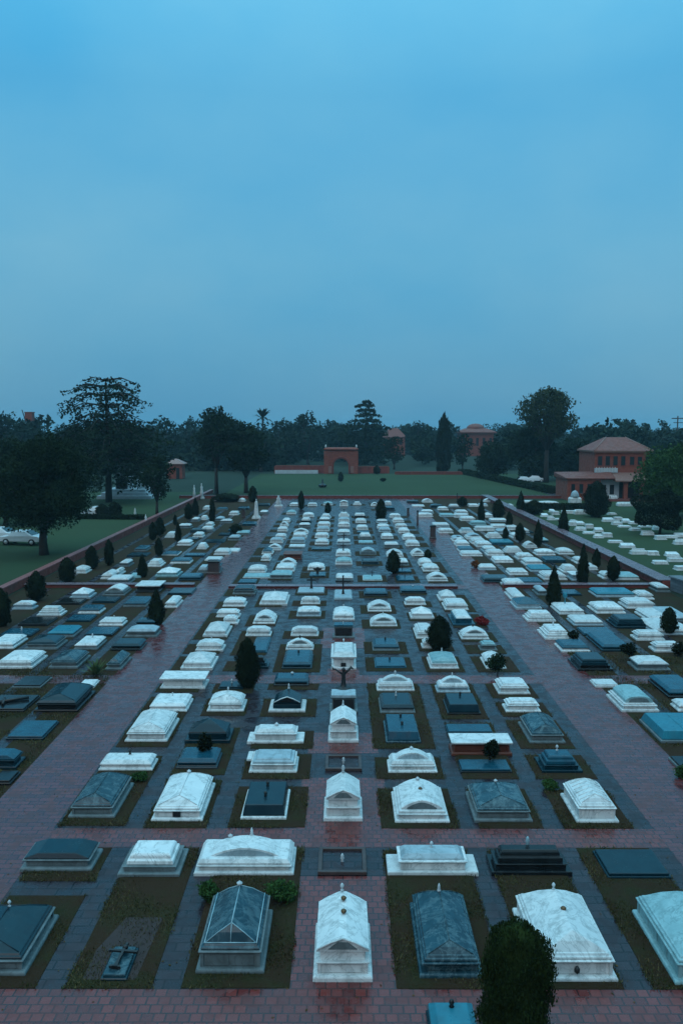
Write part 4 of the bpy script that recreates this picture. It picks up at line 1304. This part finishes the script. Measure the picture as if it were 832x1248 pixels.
# ------------------------------------------------------------------ statues, posts, small monuments
# black statue on the open tomb of the central column
b = gp(418.5, 862); r = empty('statue', (b.x, b.y+.35, .715)); m = MB()
m.lathe([(.42, 0), (.40, .04), (.2, .06), (.16, .12), (.12, .3), (.10, .7), (.13, .85), (.07, .95), (.09, 1.02), (.10, 1.12), (.05, 1.2)], 0, 0, 0, 10)
m.tube([(-.05, 0, .8), (-.25, 0, .95), (-.42, 0, 1.1), (-.55, -.02, 1.12), (-.62, -.02, 1.28)], [.06, .05, .045, .05, .02], 7)
m.tube([(.05, 0, .82), (.2, 0, 1.0), (.38, 0, 1.2), (.5, 0, 1.12), (.36, 0, 1.32)], [.06, .06, .07, .06, .02], 7)
r.scale = (.78, .78, .72); m.build('figure', M['iron'], r); tag(r, 'black angel-like statue with raised arms on the open central tomb', 'statue')
# black cross standing on the plaque grave, front left
b = gp(140, 1190); r = empty('grave_cross', (b.x, b.y+.02, .185)); r.rotation_euler = (R(-86), 0, R(-6)); m = cross_mb(0, .74, .038, .72)
m.lathe([(.05, .58), (.065, .62), (.05, .67), (.02, .69)], 0, 0, 0, 8)
m.extr([(-.13, 0), (.13, 0), (.09, .06), (.04, .05), (.02, .12), (-.02, .12), (-.04, .05), (-.09, .06)], -.03, .03)
m.build('cross', M['iron'], r); tag(r, 'black iron cross lying on the dark plaque, front left', 'cross')
# bare brick-edged bed round the plaque
bx0, bx1 = gp(100, 1197).x, gp(165, 1197).x
m = MB(); m.add([(bx0, gp(CX, 1196).y, .034), (bx1, gp(CX, 1196).y, .034), (bx1+.1, gp(CX, 1120).y, .034), (bx0+.35, gp(CX, 1120).y, .034), (bx0, gp(CX, 1160).y, .034)], [(0, 1, 2, 3, 4)])
o = m.build('earth_bed', M['earthbed']); o['kind'] = 'structure'
def post(x, yb, wm, hm, label, mat='kerb', name='stone_post', cap=True):
    b = gp(x, yb); r = empty(name, b)
    MB().rings([(wm*.55, wm*.45, 0), (wm*.55, wm*.45, hm*.12), (wm*.45, wm*.38, hm*.16), (wm*.42, wm*.36, hm*.86)]).build('shaft', M[mat], r, .02)
    if cap: MB().rings([(wm*.5, wm*.43, hm*.861), (wm*.52, wm*.45, hm*.93), (wm*.3, wm*.26, hm)], bot=True).build('cap', M['B'], r)
    tag(r, label, 'post'); return r
post(527, 657, .62, 1.5, 'stout dark reddish pillar on the wet right promenade', 'kerb', 'pillar')
post(508.5, 640, .22, 1.8, 'thin dark post at the far right promenade')
post(497, 628, .35, 1.0, 'short black stump post far along right promenade')
post(261, 699, 1.0, 1.1, 'dark boxy brick pedestal at the left promenade edge', 'kerb', 'pillar')
post(297, 631, .5, 1.2, 'dark reddish post left of the promenade far end', 'kerb', 'pillar')
post(556.7, 612, .14, 1.4, 'thin dark pole by the far brick wall', 'iron')
def obelisk(x, yb, yt, wpx, label, mat='W', fig=False):
    b = gp(x, yb); Y = b.y; hh = hz(x, yt, Y); wd = mpx(wpx, Y); r = empty('obelisk' if not fig else 'statue', b)
    MB().rings([(wd*.62, wd*.62, 0), (wd*.62, wd*.62, hh*.08), (wd*.5, wd*.5, hh*.1), (wd*.5, wd*.5, hh*.14)]).build('base', M[mat], r)
    if fig: MB().lathe([(wd*.42, 0), (wd*.4, hh*.3), (wd*.25, hh*.5), (wd*.34, hh*.62), (wd*.12, hh*.7), (wd*.16, hh*.77), (wd*.15, hh*.83), (wd*.04, hh*.87)], 0, 0, hh*.139, 10).build('figure', M[mat], r)
    else:
        MB().rings([(wd*.36, wd*.36, hh*.139), (wd*.18, wd*.18, hh*.85), (.03, .03, hh*.9)]).build('shaft', M[mat], r)
        MB().lathe([(.03, 0), (.09, .1), (.06, .2), (.02, .28)], 0, 0, hh*.89, 8).build('finial', M['silver'], r)
    tag(r, label, 'obelisk' if not fig else 'statue'); return r
obelisk(312.5, 632, 608, 8, 'white tapered obelisk beside the left promenade')
obelisk(178, 640, 627, 4, 'small white statue at the left wall', fig=True)
obelisk(165, 629, 619, 4, 'small white statue near the lawn bushes, left one', fig=True)
obelisk(237, 608, 591, 4, 'slim white statue by the far left wall end, left of two', fig=True)
obelisk(246, 608, 589, 5, 'slim white statue by the far left wall end, right of two', fig=True)
obelisk(377, 559, 549, 5, 'white statue standing behind the left gate wall', fig=True)
obelisk(339.5, 617, 604, 8, 'white monument at the far end of left promenade', fig=True)
b = gp(393, 594); r = empty('planter', b); MB().lathe([(.5, 0), (.7, .1), (.9, .5), (.6, .55), (.2, .8), (.12, 1.4), (.05, 1.7)], n=10).build('bowl', M['B'], r); tag(r, 'dark urn planter standing on the big lawn', 'planter')
b = gp(467, 587); tuft(467, 587, 1.4, .8, 'leaf_cyp', 'small dark shrub alone at right of the big lawn', 200, .12)

# ------------------------------------------------------------------ gate, far walls, buildings
def arch_front(x0, x1, z1, ox, ow_, spring, n=14):
    """face outline pieces of a wall with an arched opening, for extrusion along y"""
    r_ = ow_/2; arc = [(ox + r_*math.cos(math.pi*(1-k/n)), spring + r_*math.sin(math.pi*(1-k/n))) for k in range(n+1)]
    return [(x0, 0), (ox-r_, 0)] + arc + [(ox+r_, 0), (x1, 0), (x1, z1), (x0, z1)]
def concave_wall(x0, x1, z1, ox, ow_, spring, y0, y1):
    m = MB(); r_ = ow_/2; n = 14
    m.box(x0, ox-r_, y0, y1, 0, z1); m.box(ox+r_, x1, y0, y1, 0, z1)
    for k in range(n):
        a0 = math.pi*(1-k/n); a1 = math.pi*(1-(k+1)/n)
        xa, xb = ox+r_*math.cos(a0), ox+r_*math.cos(a1); za, zb = spring+r_*math.sin(a0), spring+r_*math.sin(a1)
        m.add([(xa, y0, za), (xb, y0, zb), (xb, y0, z1), (xa, y0, z1), (xa, y1, za), (xb, y1, zb), (xb, y1, z1), (xa, y1, z1)],
              [(0, 1, 2, 3), (7, 6, 5, 4), (0, 4, 5, 1), (3, 2, 6, 7)])
    return m
b = gp(415.5, 577); Y = b.y; gw = mpx(36, Y); gh = hz(415, 549, Y); r = empty('gatehouse', b)
concave_wall(-gw/2, gw/2, gh, 0, mpx(18, Y), mpx(9.5, Y), -1.2, 1.2).build('wall', M['redwall'], r)
MB().rings([(gw/2+.2, 1.4, gh+.002), (gw/2+.55, 1.75, gh+.25), (gw/2+.55, 1.75, gh+.5), (gw/2+.1, 1.3, gh+.75)], bot=True).build('cornice', M['redwall'], r)
for sx in (-1, 1):
    MB().box(sx*gw/2-.55, sx*gw/2+.55, -1.55, -1.203, 0, gh-.1).build('pilaster', M['redwall'], r)
    MB().box(sx*gw*.36-.55, sx*gw*.36+.55, -1.26, -1.204, .2, 1.9).build('panel', M['slope'], r)
m = MB(); rr = mpx(9, Y)+.35
pts = [(rr*math.cos(math.pi*(1-k/16)), -1.22, mpx(9.5, Y)+rr*math.sin(math.pi*(1-k/16))) for k in range(17)]; m.tube([(-rr, -1.22, 0)] + pts + [(rr, -1.22, 0)], .16, 6); m.build('archivolt', M['wallbrick'], r)
for sx in (-1, 1): MB().lathe([(.1, 0), (.25, .2), (.18, .5), (.05, .8)], sx*(gw/2+.1), -1.2, gh+.74, 8).build('urn', M['W'], r)
tag(r, 'red sandstone arched gate at the far side of the lawn', 'gate')
def farwall(x0, x1, yb, yt, label, white=False):
    a, c = gp(x0, yb), gp(x1, yb); r = empty('garden_wall', ((a.x+c.x)/2, a.y+.5, 0)); hw = (c.x-a.x)/2; hh = hz(x0, yt, a.y)
    MB().box(-hw, hw, -.3, .3, 0, hh).build('wall_face', M['wallbrick'], r); MB().rings([(hw, .42, hh+.002), (hw, .42, hh+.15)], bot=True).build('coping', M['redwall'], r)
    n = int(hw*2/4); m = MB()
    for i in range(n+1): m.box(-hw+i*2*hw/n-.25, -hw+i*2*hw/n+.25, -.5, -.302, 0, hh-.03)
    m.build('pier', M['redwall'], r)
    if white:
        MB().box(-hw, hw*.72, -1.6, -1.3, 0, hh*.48).build('pale_step', M['plaster'], r)
    tag(r, label, 'wall')
farwall(335.5, 396, 577, 568, 'red brick garden wall left of the far gate', True)
farwall(434.5, 473, 577, 569, 'tall red brick garden wall right of the far gate')
farwall(482, 562, 578.5, 575.5, 'very low long red brick wall under the far cypress')
# hedges
def hedge(p0, p1, h, th, label, n=2500, size=.12):
    p0, p1 = Vector(p0), Vector(p1); d = p1-p0; Ln = d.length; r = empty('hedge', p0, math.atan2(d.y, d.x))
    P = np.stack([rng.uniform(0, Ln, n), rng.uniform(-th/2, th/2, n), rng.uniform(.05, h, n)], 1)
    k = rng.integers(0, 3, n); P[k == 0, 2] = h; P[k == 1, 1] = -th/2
    P += rng.normal(0, .05, P.shape); V, Fc = leaves(P, size); rawmesh('foliage', V, Fc, M['leaf_dark'], r)
    MB().box(.05, Ln-.05, -th/2+.08, th/2-.08, 0, h-.08).build('stems', M['leaf_cyp'], r)
    tag(r, label, 'hedge')
hedge(gp(632, 621), gp(722, 621), .8, 1.0, 'long clipped dark hedge before the red building', 4000, .12)
hedge(gp(562, 577), gp(672, 601), 1.1, 1.8, 'low dark hedge bounding the big lawn on its right', 5000, .2)
hedge(gp(95, 632), gp(176, 633), .5, .8, 'low dark hedge crossing the left lawn', 3000, .12)
# domed building far right of centre
b = gp(581, 556); Y = b.y; r = empty('domed_building', b); wb = mpx(40, Y)/2; zt = hz(581, 528, Y)
MB().box(-wb, wb, 0, wb*1.6, 0, zt).build('wall', M['redwall'], r)
MB().rings([(wb*1.15, wb*.95, zt+.002), (wb*1.15, wb*.95, zt+.5), (wb*.75, wb*.6, zt+1.6), (wb*.6, wb*.5, zt+2.0)], 0, wb*.8, True, True).build('roof', M['roof'], r)
zd = zt+2.0; rd = wb*.55; hd = hz(581, 517, Y)-zd
MB().lathe([(rd*math.cos(a*math.pi/16), max(hd, 2)*math.sin(a*math.pi/16)) for a in range(0, 8)]+[(.1, max(hd, 2)*1.02)], 0, wb*.8, zd, 20).build('dome', M['roof'], r)
for i in range(5):
    f = MB().box(-wb*.8+i*wb*.4-wb*.08, -wb*.8+i*wb*.4+wb*.08, -.05, -.01, zt*.45, zt*.8).build('window', M['opening_shade'], r)
tag(r, 'far pinkish domed building above the trees', 'building')
b = gp(480, 556); Y = b.y; r = empty('red_roofed_house', b); wb = mpx(26, Y)/2; zt = hz(480, 533, Y)
MB().box(-wb, wb, 0, wb*1.3, 0, zt).build('wall', M['redwall'], r)
MB().rings([(wb*1.12, wb*.8, zt+.002), (wb*1.12, wb*.8, zt+.2), (wb*.4, .1, hz(480, 522, Y))], 0, wb*.65, True, True).build('roof', M['roof'], r)
for i in range(3): MB().box(-wb*.7+i*wb*.6, -wb*.45+i*wb*.6, -.05, -.01, zt*.6, zt*.85).build('window', M['opening_shade'], r)
tag(r, 'far house with orange hipped roof behind dark tree', 'house')
# kiosk left
b = gp(215, 583); Y = b.y; r = empty('kiosk', b); wb = mpx(18, Y)/2; zt = hz(215, 565.5, Y)
MB().rings([(wb, wb, 0), (wb, wb, zt)]).build('wall', M['redwall'], r)
MB().rings([(wb*1.3, wb*1.3, zt+.002), (wb*1.3, wb*1.3, zt+.15), (wb*.3, wb*.3, zt+1.1), (.05, .05, zt+1.25)], bot=True).build('roof', M['slope'], r)
MB().box(wb*.2, wb*.65, -wb-.05, -wb-.002, 0, zt*.75).build('door', M['opening_shade'], r)
tag(r, 'small pink square kiosk with pyramid roof at left', 'kiosk')
# white mausoleum behind the conifer
b = gp(143, 611); Y = b.y; r = empty('mausoleum', (b.x, b.y+8, 0)); wb = mpx(46, Y)/2
MB().rings([(wb*1.5, 4, 0), (wb*1.5, 4, .5), (wb*1.3, 3.4, .51), (wb*1.3, 3.4, 1.0), (wb*1.1, 2.9, 1.01), (wb*1.1, 2.9, 1.5)]).build('steps', M['plaster'], r)
MB().rings([(wb*.35, 1.8, 1.502), (wb*.35, 1.8, 4.2), (wb*.4, 2, 4.3), (wb*.4, 2, 4.6), (wb*.1, .5, 5.9)], -wb*.3, 0).build('chamber', M['plaster'], r)
MB().rings([(wb*.25, 1.2, 1.502), (wb*.25, 1.2, 3.0), (wb*.06, .3, 4.4)], wb*.75, 0).build('turret', M['plaster'], r)
MB().box(-wb*.3-.9, -wb*.3+.9, -1.87, -1.802, 1.52, 3.2).build('doorway', M['opening_shade'], r)
tag(r, 'white stepped mausoleum glimpsed behind the tall conifer trunks', 'mausoleum')
# lookout box on a pole, left
b = gp(39, 572); Y = b.y; r = empty('lookout_box', b); zt = hz(39, 513, Y)
MB().tube([(0, 0, 0), (0, 0, zt)], .45, 8).build('pole', M['pole'], r)
MB().rings([(1.0, 1.0, zt), (1.0, 1.0, zt+2.3), (1.15, 1.15, zt+2.35), (1.1, 1.1, zt+2.5)], bot=True).build('box', M['redwall'], r)
MB().tube([(-1.2, 0, zt-.3), (-1.6, 0, zt+1.4), (-2.1, 0, zt+3.1)], .14, 6).build('antenna', M['iron'], r)
tag(r, 'small reddish box on a tall pole above left trees', 'tower')
# power pole right
b = gp(823, 566); Y = b.y; r = empty('power_pole', b); zt = hz(823, 507, Y)
MB().tube([(0, 0, 0), (0, 0, zt)], [.3, .2], 8).build('pole', M['pole'], r)
MB().box(-1.9, 2.2, -.12, .12, zt-.9, zt-.6).build('crossarm', M['pole'], r); MB().box(-1.4, 1.6, -.3, -.13, zt-2.2, zt-2.0).build('crossarm', M['pole'], r)
tag(r, 'wooden power pole with crossarms at the right edge', 'utility pole')

# red building at right
def window(parent, x, z, w_, h_, y):
    f = MB(); t = .09
    f.box(x-w_/2-t, x-w_/2, y-.08, y-.003, z-h_/2, z+h_/2); f.box(x+w_/2, x+w_/2+t, y-.08, y-.003, z-h_/2, z+h_/2)
    f.box(x-w_/2-t, x+w_/2+t, y-.10, y-.003, z+h_/2+.001, z+h_/2+.13); f.box(x-w_/2-t, x+w_/2+t, y-.12, y-.003, z-h_/2-.1, z-h_/2-.001)
    o = f.build('window', M['wallbrick'], parent); MB().box(x-w_/2, x+w_/2, y-.03, y-.004, z-h_/2, z+h_/2).build('pane', M['glass'], o)
bY = gp(750, 611).y + 1.0
def PX(x): return (x-CX)*bY/F
def PZ(y, Y=None): return hz(CX, y, Y or bY)
r = empty('red_building', (PX(765), bY, 0)); ox = PX(765)
x0, x1 = PX(731)-ox, PX(800)-ox; z1 = PZ(552)
MB().box(x0, x1, 3.0, 3.0+9, 0, z1).build('wall', M['redwall'], r)
MB().rings([((x1-x0)/2+.3, 4.85, z1+.002), ((x1-x0)/2+.35, 4.9, z1+.28)], (x0+x1)/2, 7.5, True, True).build('eaves', M['slope'], r)
MB().rings([((x1-x0)/2+.3, 4.8, z1+.282), ((x1-x0)/2*.35, .5, PZ(537)+.45)], (x0+x1)/2, 7.5).build('roof', M['roof'], r)
hip = MB()
for sx in (-1, 1):
    hip.tube([((x0+x1)/2+sx*((x1-x0)/2+.3), 2.7, z1+.3), ((x0+x1)/2+sx*(x1-x0)/2*.35, 7.0, PZ(537)+.47)], .1, 6)
hip.build('hip_ridge', M['slope'], r)
for k in range(4): window(r, x0+.8+k*1.25, PZ(562.5), .7, 1.5, 3.0)
for k in range(3): window(r, x0+6+k*1.25, PZ(562.5), .7, 1.3, 3.0)
MB().box(x0-.05, x0+3.6, 2.6, 2.998, PZ(577), PZ(571.5)).build('balcony', M['plaster'], r)
q = MB(); 
for k in range(8): q.box(x0+.1+k*.43, x0+.16+k*.43, 2.45, 2.598, PZ(577)+.1, PZ(571.5)+.2)
q.build('balustrade', M['W'], r)
# annex
ax0, ax1 = PX(693)-ox, PX(734)-ox; az_ = PZ(583)
MB().box(ax0, ax1, .8, 8, 0, az_).build('annex', M['redwall'], r)
MB().add([(ax0-.3, .4, az_+.01), (ax1+2.2, .4, az_+.01), (ax1+2.2, 3.0-.01, az_+1.0), (ax0-.3, 8.2, az_+.6), (ax0-.3, .4, az_-.15), (ax1+2.2, .4, az_-.15), (ax1+2.2, 2.99, az_-.15), (ax0-.3, 8.2, az_-.15)],
         [(0, 1, 2, 3), (4, 5, 1, 0), (3, 7, 4, 0), (1, 5, 6, 2), (7, 6, 5, 4), (2, 6, 7, 3)]).build('annex_roof', M['roof'], r)
for k in range(3): window(r, ax0+.9+k*1.3, PZ(596), .6, 1.5, .8)
MB().box(PX(733)-ox, PX(760)-ox, 2.2, 2.99, 0, PZ(586)).build('porch_wall', M['plaster'], r)
for xx in (741, 751): MB().box(PX(xx)-ox-.35, PX(xx)-ox+.35, 2.14, 2.198, .02, PZ(592)).build('door', M['opening_shade'], r)
MB().box(PX(758)-ox, PX(796)-ox, 2.3, 2.99, 0, PZ(585.5)).build('porch_shade', M['opening_shade'], r)  # solid near-black block painted as the shade under the porch
for xx in (763, 783): MB().rings([(.38, .38, 0), (.38, .38, .3), (.30, .30, .32), (.3, .3, PZ(588)-.15), (.42, .42, PZ(588))], PX(xx)-ox, .4).build('column', M['redwall'], r)
MB().add([(PX(749)-ox, -.4, PZ(585.5)), (PX(792)-ox, -.4, PZ(585.5)), (PX(789)-ox, 2.95, PZ(577)), (PX(753)-ox, 2.95, PZ(577)),
          (PX(749)-ox, -.4, PZ(587)), (PX(792)-ox, -.4, PZ(587)), (PX(789)-ox, 2.95, PZ(587)), (PX(753)-ox, 2.95, PZ(587))],
         [(0, 1, 2, 3), (4, 5, 1, 0), (3, 7, 4, 0), (1, 5, 6, 2), (7, 6, 5, 4)]).build('porch_roof', M['slope'], r)
MB().box(PX(730)-ox, PX(806)-ox, -1.2, 2.1, -.01, .28).build('terrace', M['wallbrick'], r)
tag(r, 'two storey red building with hipped roof at right', 'building')
def block(x1, x2, yb, yt, label, dome=False, dep=1.2):
    a, c = gp(x1, yb), gp(x2, yb); hh = hz(x1, yt, a.y); hw = (c.x-a.x)/2; r = empty('monument', ((a.x+c.x)/2, a.y+dep/2, 0))
    MB().rings([(hw, dep/2, 0), (hw, dep/2, hh*(.35 if dome else .7)), (hw*.9, dep*.42, hh*(.4 if dome else .78)), (hw*.85, dep*.4, hh*(.45 if dome else 1))]).build('base', M['W'], r, .02)
    if dome: MB().lathe([(hw*.75*math.cos(k*math.pi/14), hh*.55*math.sin(k*math.pi/14)) for k in range(7)]+[(.04, hh*.56)], 0, 0, hh*.449, 14).build('dome', M['L'], r)
    tag(r, label, 'monument')
block(694, 708, 613, 598, 'white domed monument left of the red building terrace', True)
block(707, 714, 609, 603, 'small white block behind the domed monument')
block(737, 752, 610, 603.5, 'white bench-like block before the building doors')
block(753, 776, 617, 612.5, 'long low white bench on the right lawn edge')
block(700, 722, 627, 621.5, 'low white ledger just behind the clipped cone', dep=.9)
MB_ = None
# parking lot patch
p0, p1 = gp(672, 604), gp(700, 594); sheet('parking_lot', [(p0.x, p0.x+9, p0.y, p0.y+22)], -.006, M['slate'])

# ------------------------------------------------------------------ cars
def car(loc, rz, label):
    r = empty('parked_car', loc, rz); m = MB(); hwid = .86
    side = [(-2.1, .35), (-2.15, .62), (-2.0, .85), (-1.2, .93), (-.75, 1.38), (.55, 1.42), (1.35, .98), (1.95, .92), (2.15, .7), (2.1, .35)]
    def prof(x, z, y): 
        inset = .0 if z < .95 else .16*(z-.9)/.5
        return (x, y*(hwid-inset), z)
    n = len(side); vs = [prof(x, z, -1) for x, z in side] + [prof(x, z, 1) for x, z in side]
    fs = [(k, (k+1) % n, n+(k+1) % n, n+k) for k in range(n)] + [tuple(range(n-1, -1, -1)), tuple(range(n, 2*n))]
    m.add(vs, fs).build('body', M['carpaint'], r, .05)
    g = MB()
    for sy in (-1, 1):
        y = sy*(hwid-.035)
        g.add([(-1.05, y, .97), (-.68, y-sy*.12, 1.33), (-.08, y-sy*.13, 1.35), (-.08, y, .97)], [(0, 1, 2, 3)]); g.add([(.0, y, .97), (.0, y-sy*.13, 1.35), (.5, y-sy*.12, 1.35), (1.1, y, .99)], [(0, 1, 2, 3)])
    g.build('side_window', M['glass'], r)
    MB().add([(.62, -.62, 1.40), (.62, .62, 1.40), (1.33, .72, 1.005), (1.33, -.72, 1.005)], [(0, 1, 2, 3)]).build('windscreen', M['glass'], r, 0, (.012, 0, .02))
    MB().add([(-.80, -.62, 1.36), (-.80, .62, 1.36), (-1.18, .72, .965), (-1.18, -.72, .965)], [(0, 1, 2, 3)]).build('rear_window', M['glass'], r, 0, (-.014, 0, .02))
    for x in (-1.35, 1.35):
        for sy in (-1, 1):
            wl = MB().tube([(x, sy*.72, .32), (x, sy*.9, .32)], .33, 16).build('wheel', M['rubber'], r); MB().tube([(x, sy*.9, .32), (x, sy*.915, .32)], .19, 12).build('rim', M['silver'], wl)
    for sy in (-1, 1): MB().box(2.08, 2.17, sy*.62-.16, sy*.62+.16, .66, .8).build('headlight', M['lead'], r)
    tag(r, label, 'car')
car(gp(24, 665)+Vector((0, 1, 0)), R(-8), 'white parked car with dark windows under the big tree at left')
car(gp(-12, 663)+Vector((0, 2.5, 0)), R(-12), 'white parked car cut by the left edge')
car(gp(637, 589), R(4), 'white car far off right beyond the lawn hedge')
car(gp(652, 588)+Vector((0, 1, 0)), R(176), 'second white far-off car right of the first')
car(gp(121, 630), R(2), 'white low car behind the left lawn hedge')

# ------------------------------------------------------------------ haze
hm = bpy.data.materials.new('haze_air'); hm.use_nodes = True; hm.node_tree.nodes.clear()
pv = hm.node_tree.nodes.new('ShaderNodeVolumePrincipled'); pv.inputs['Color'].default_value = (.50, .80, .95, 1); pv.inputs['Density'].default_value = .00027; pv.inputs['Anisotropy'].default_value = .2
mo = hm.node_tree.nodes.new('ShaderNodeOutputMaterial'); hm.node_tree.links.new(pv.outputs[0], mo.inputs['Volume'])
o = MB().box(-1600, 1600, -60, 2700, -1.2, 34).build('haze', hm); o['kind'] = 'stuff'; o['label'] = 'thin blue evening haze over the whole place'; o['category'] = 'haze'
print('tombs', len([t for t in TOMBS]), 'objects', len(bpy.data.objects))
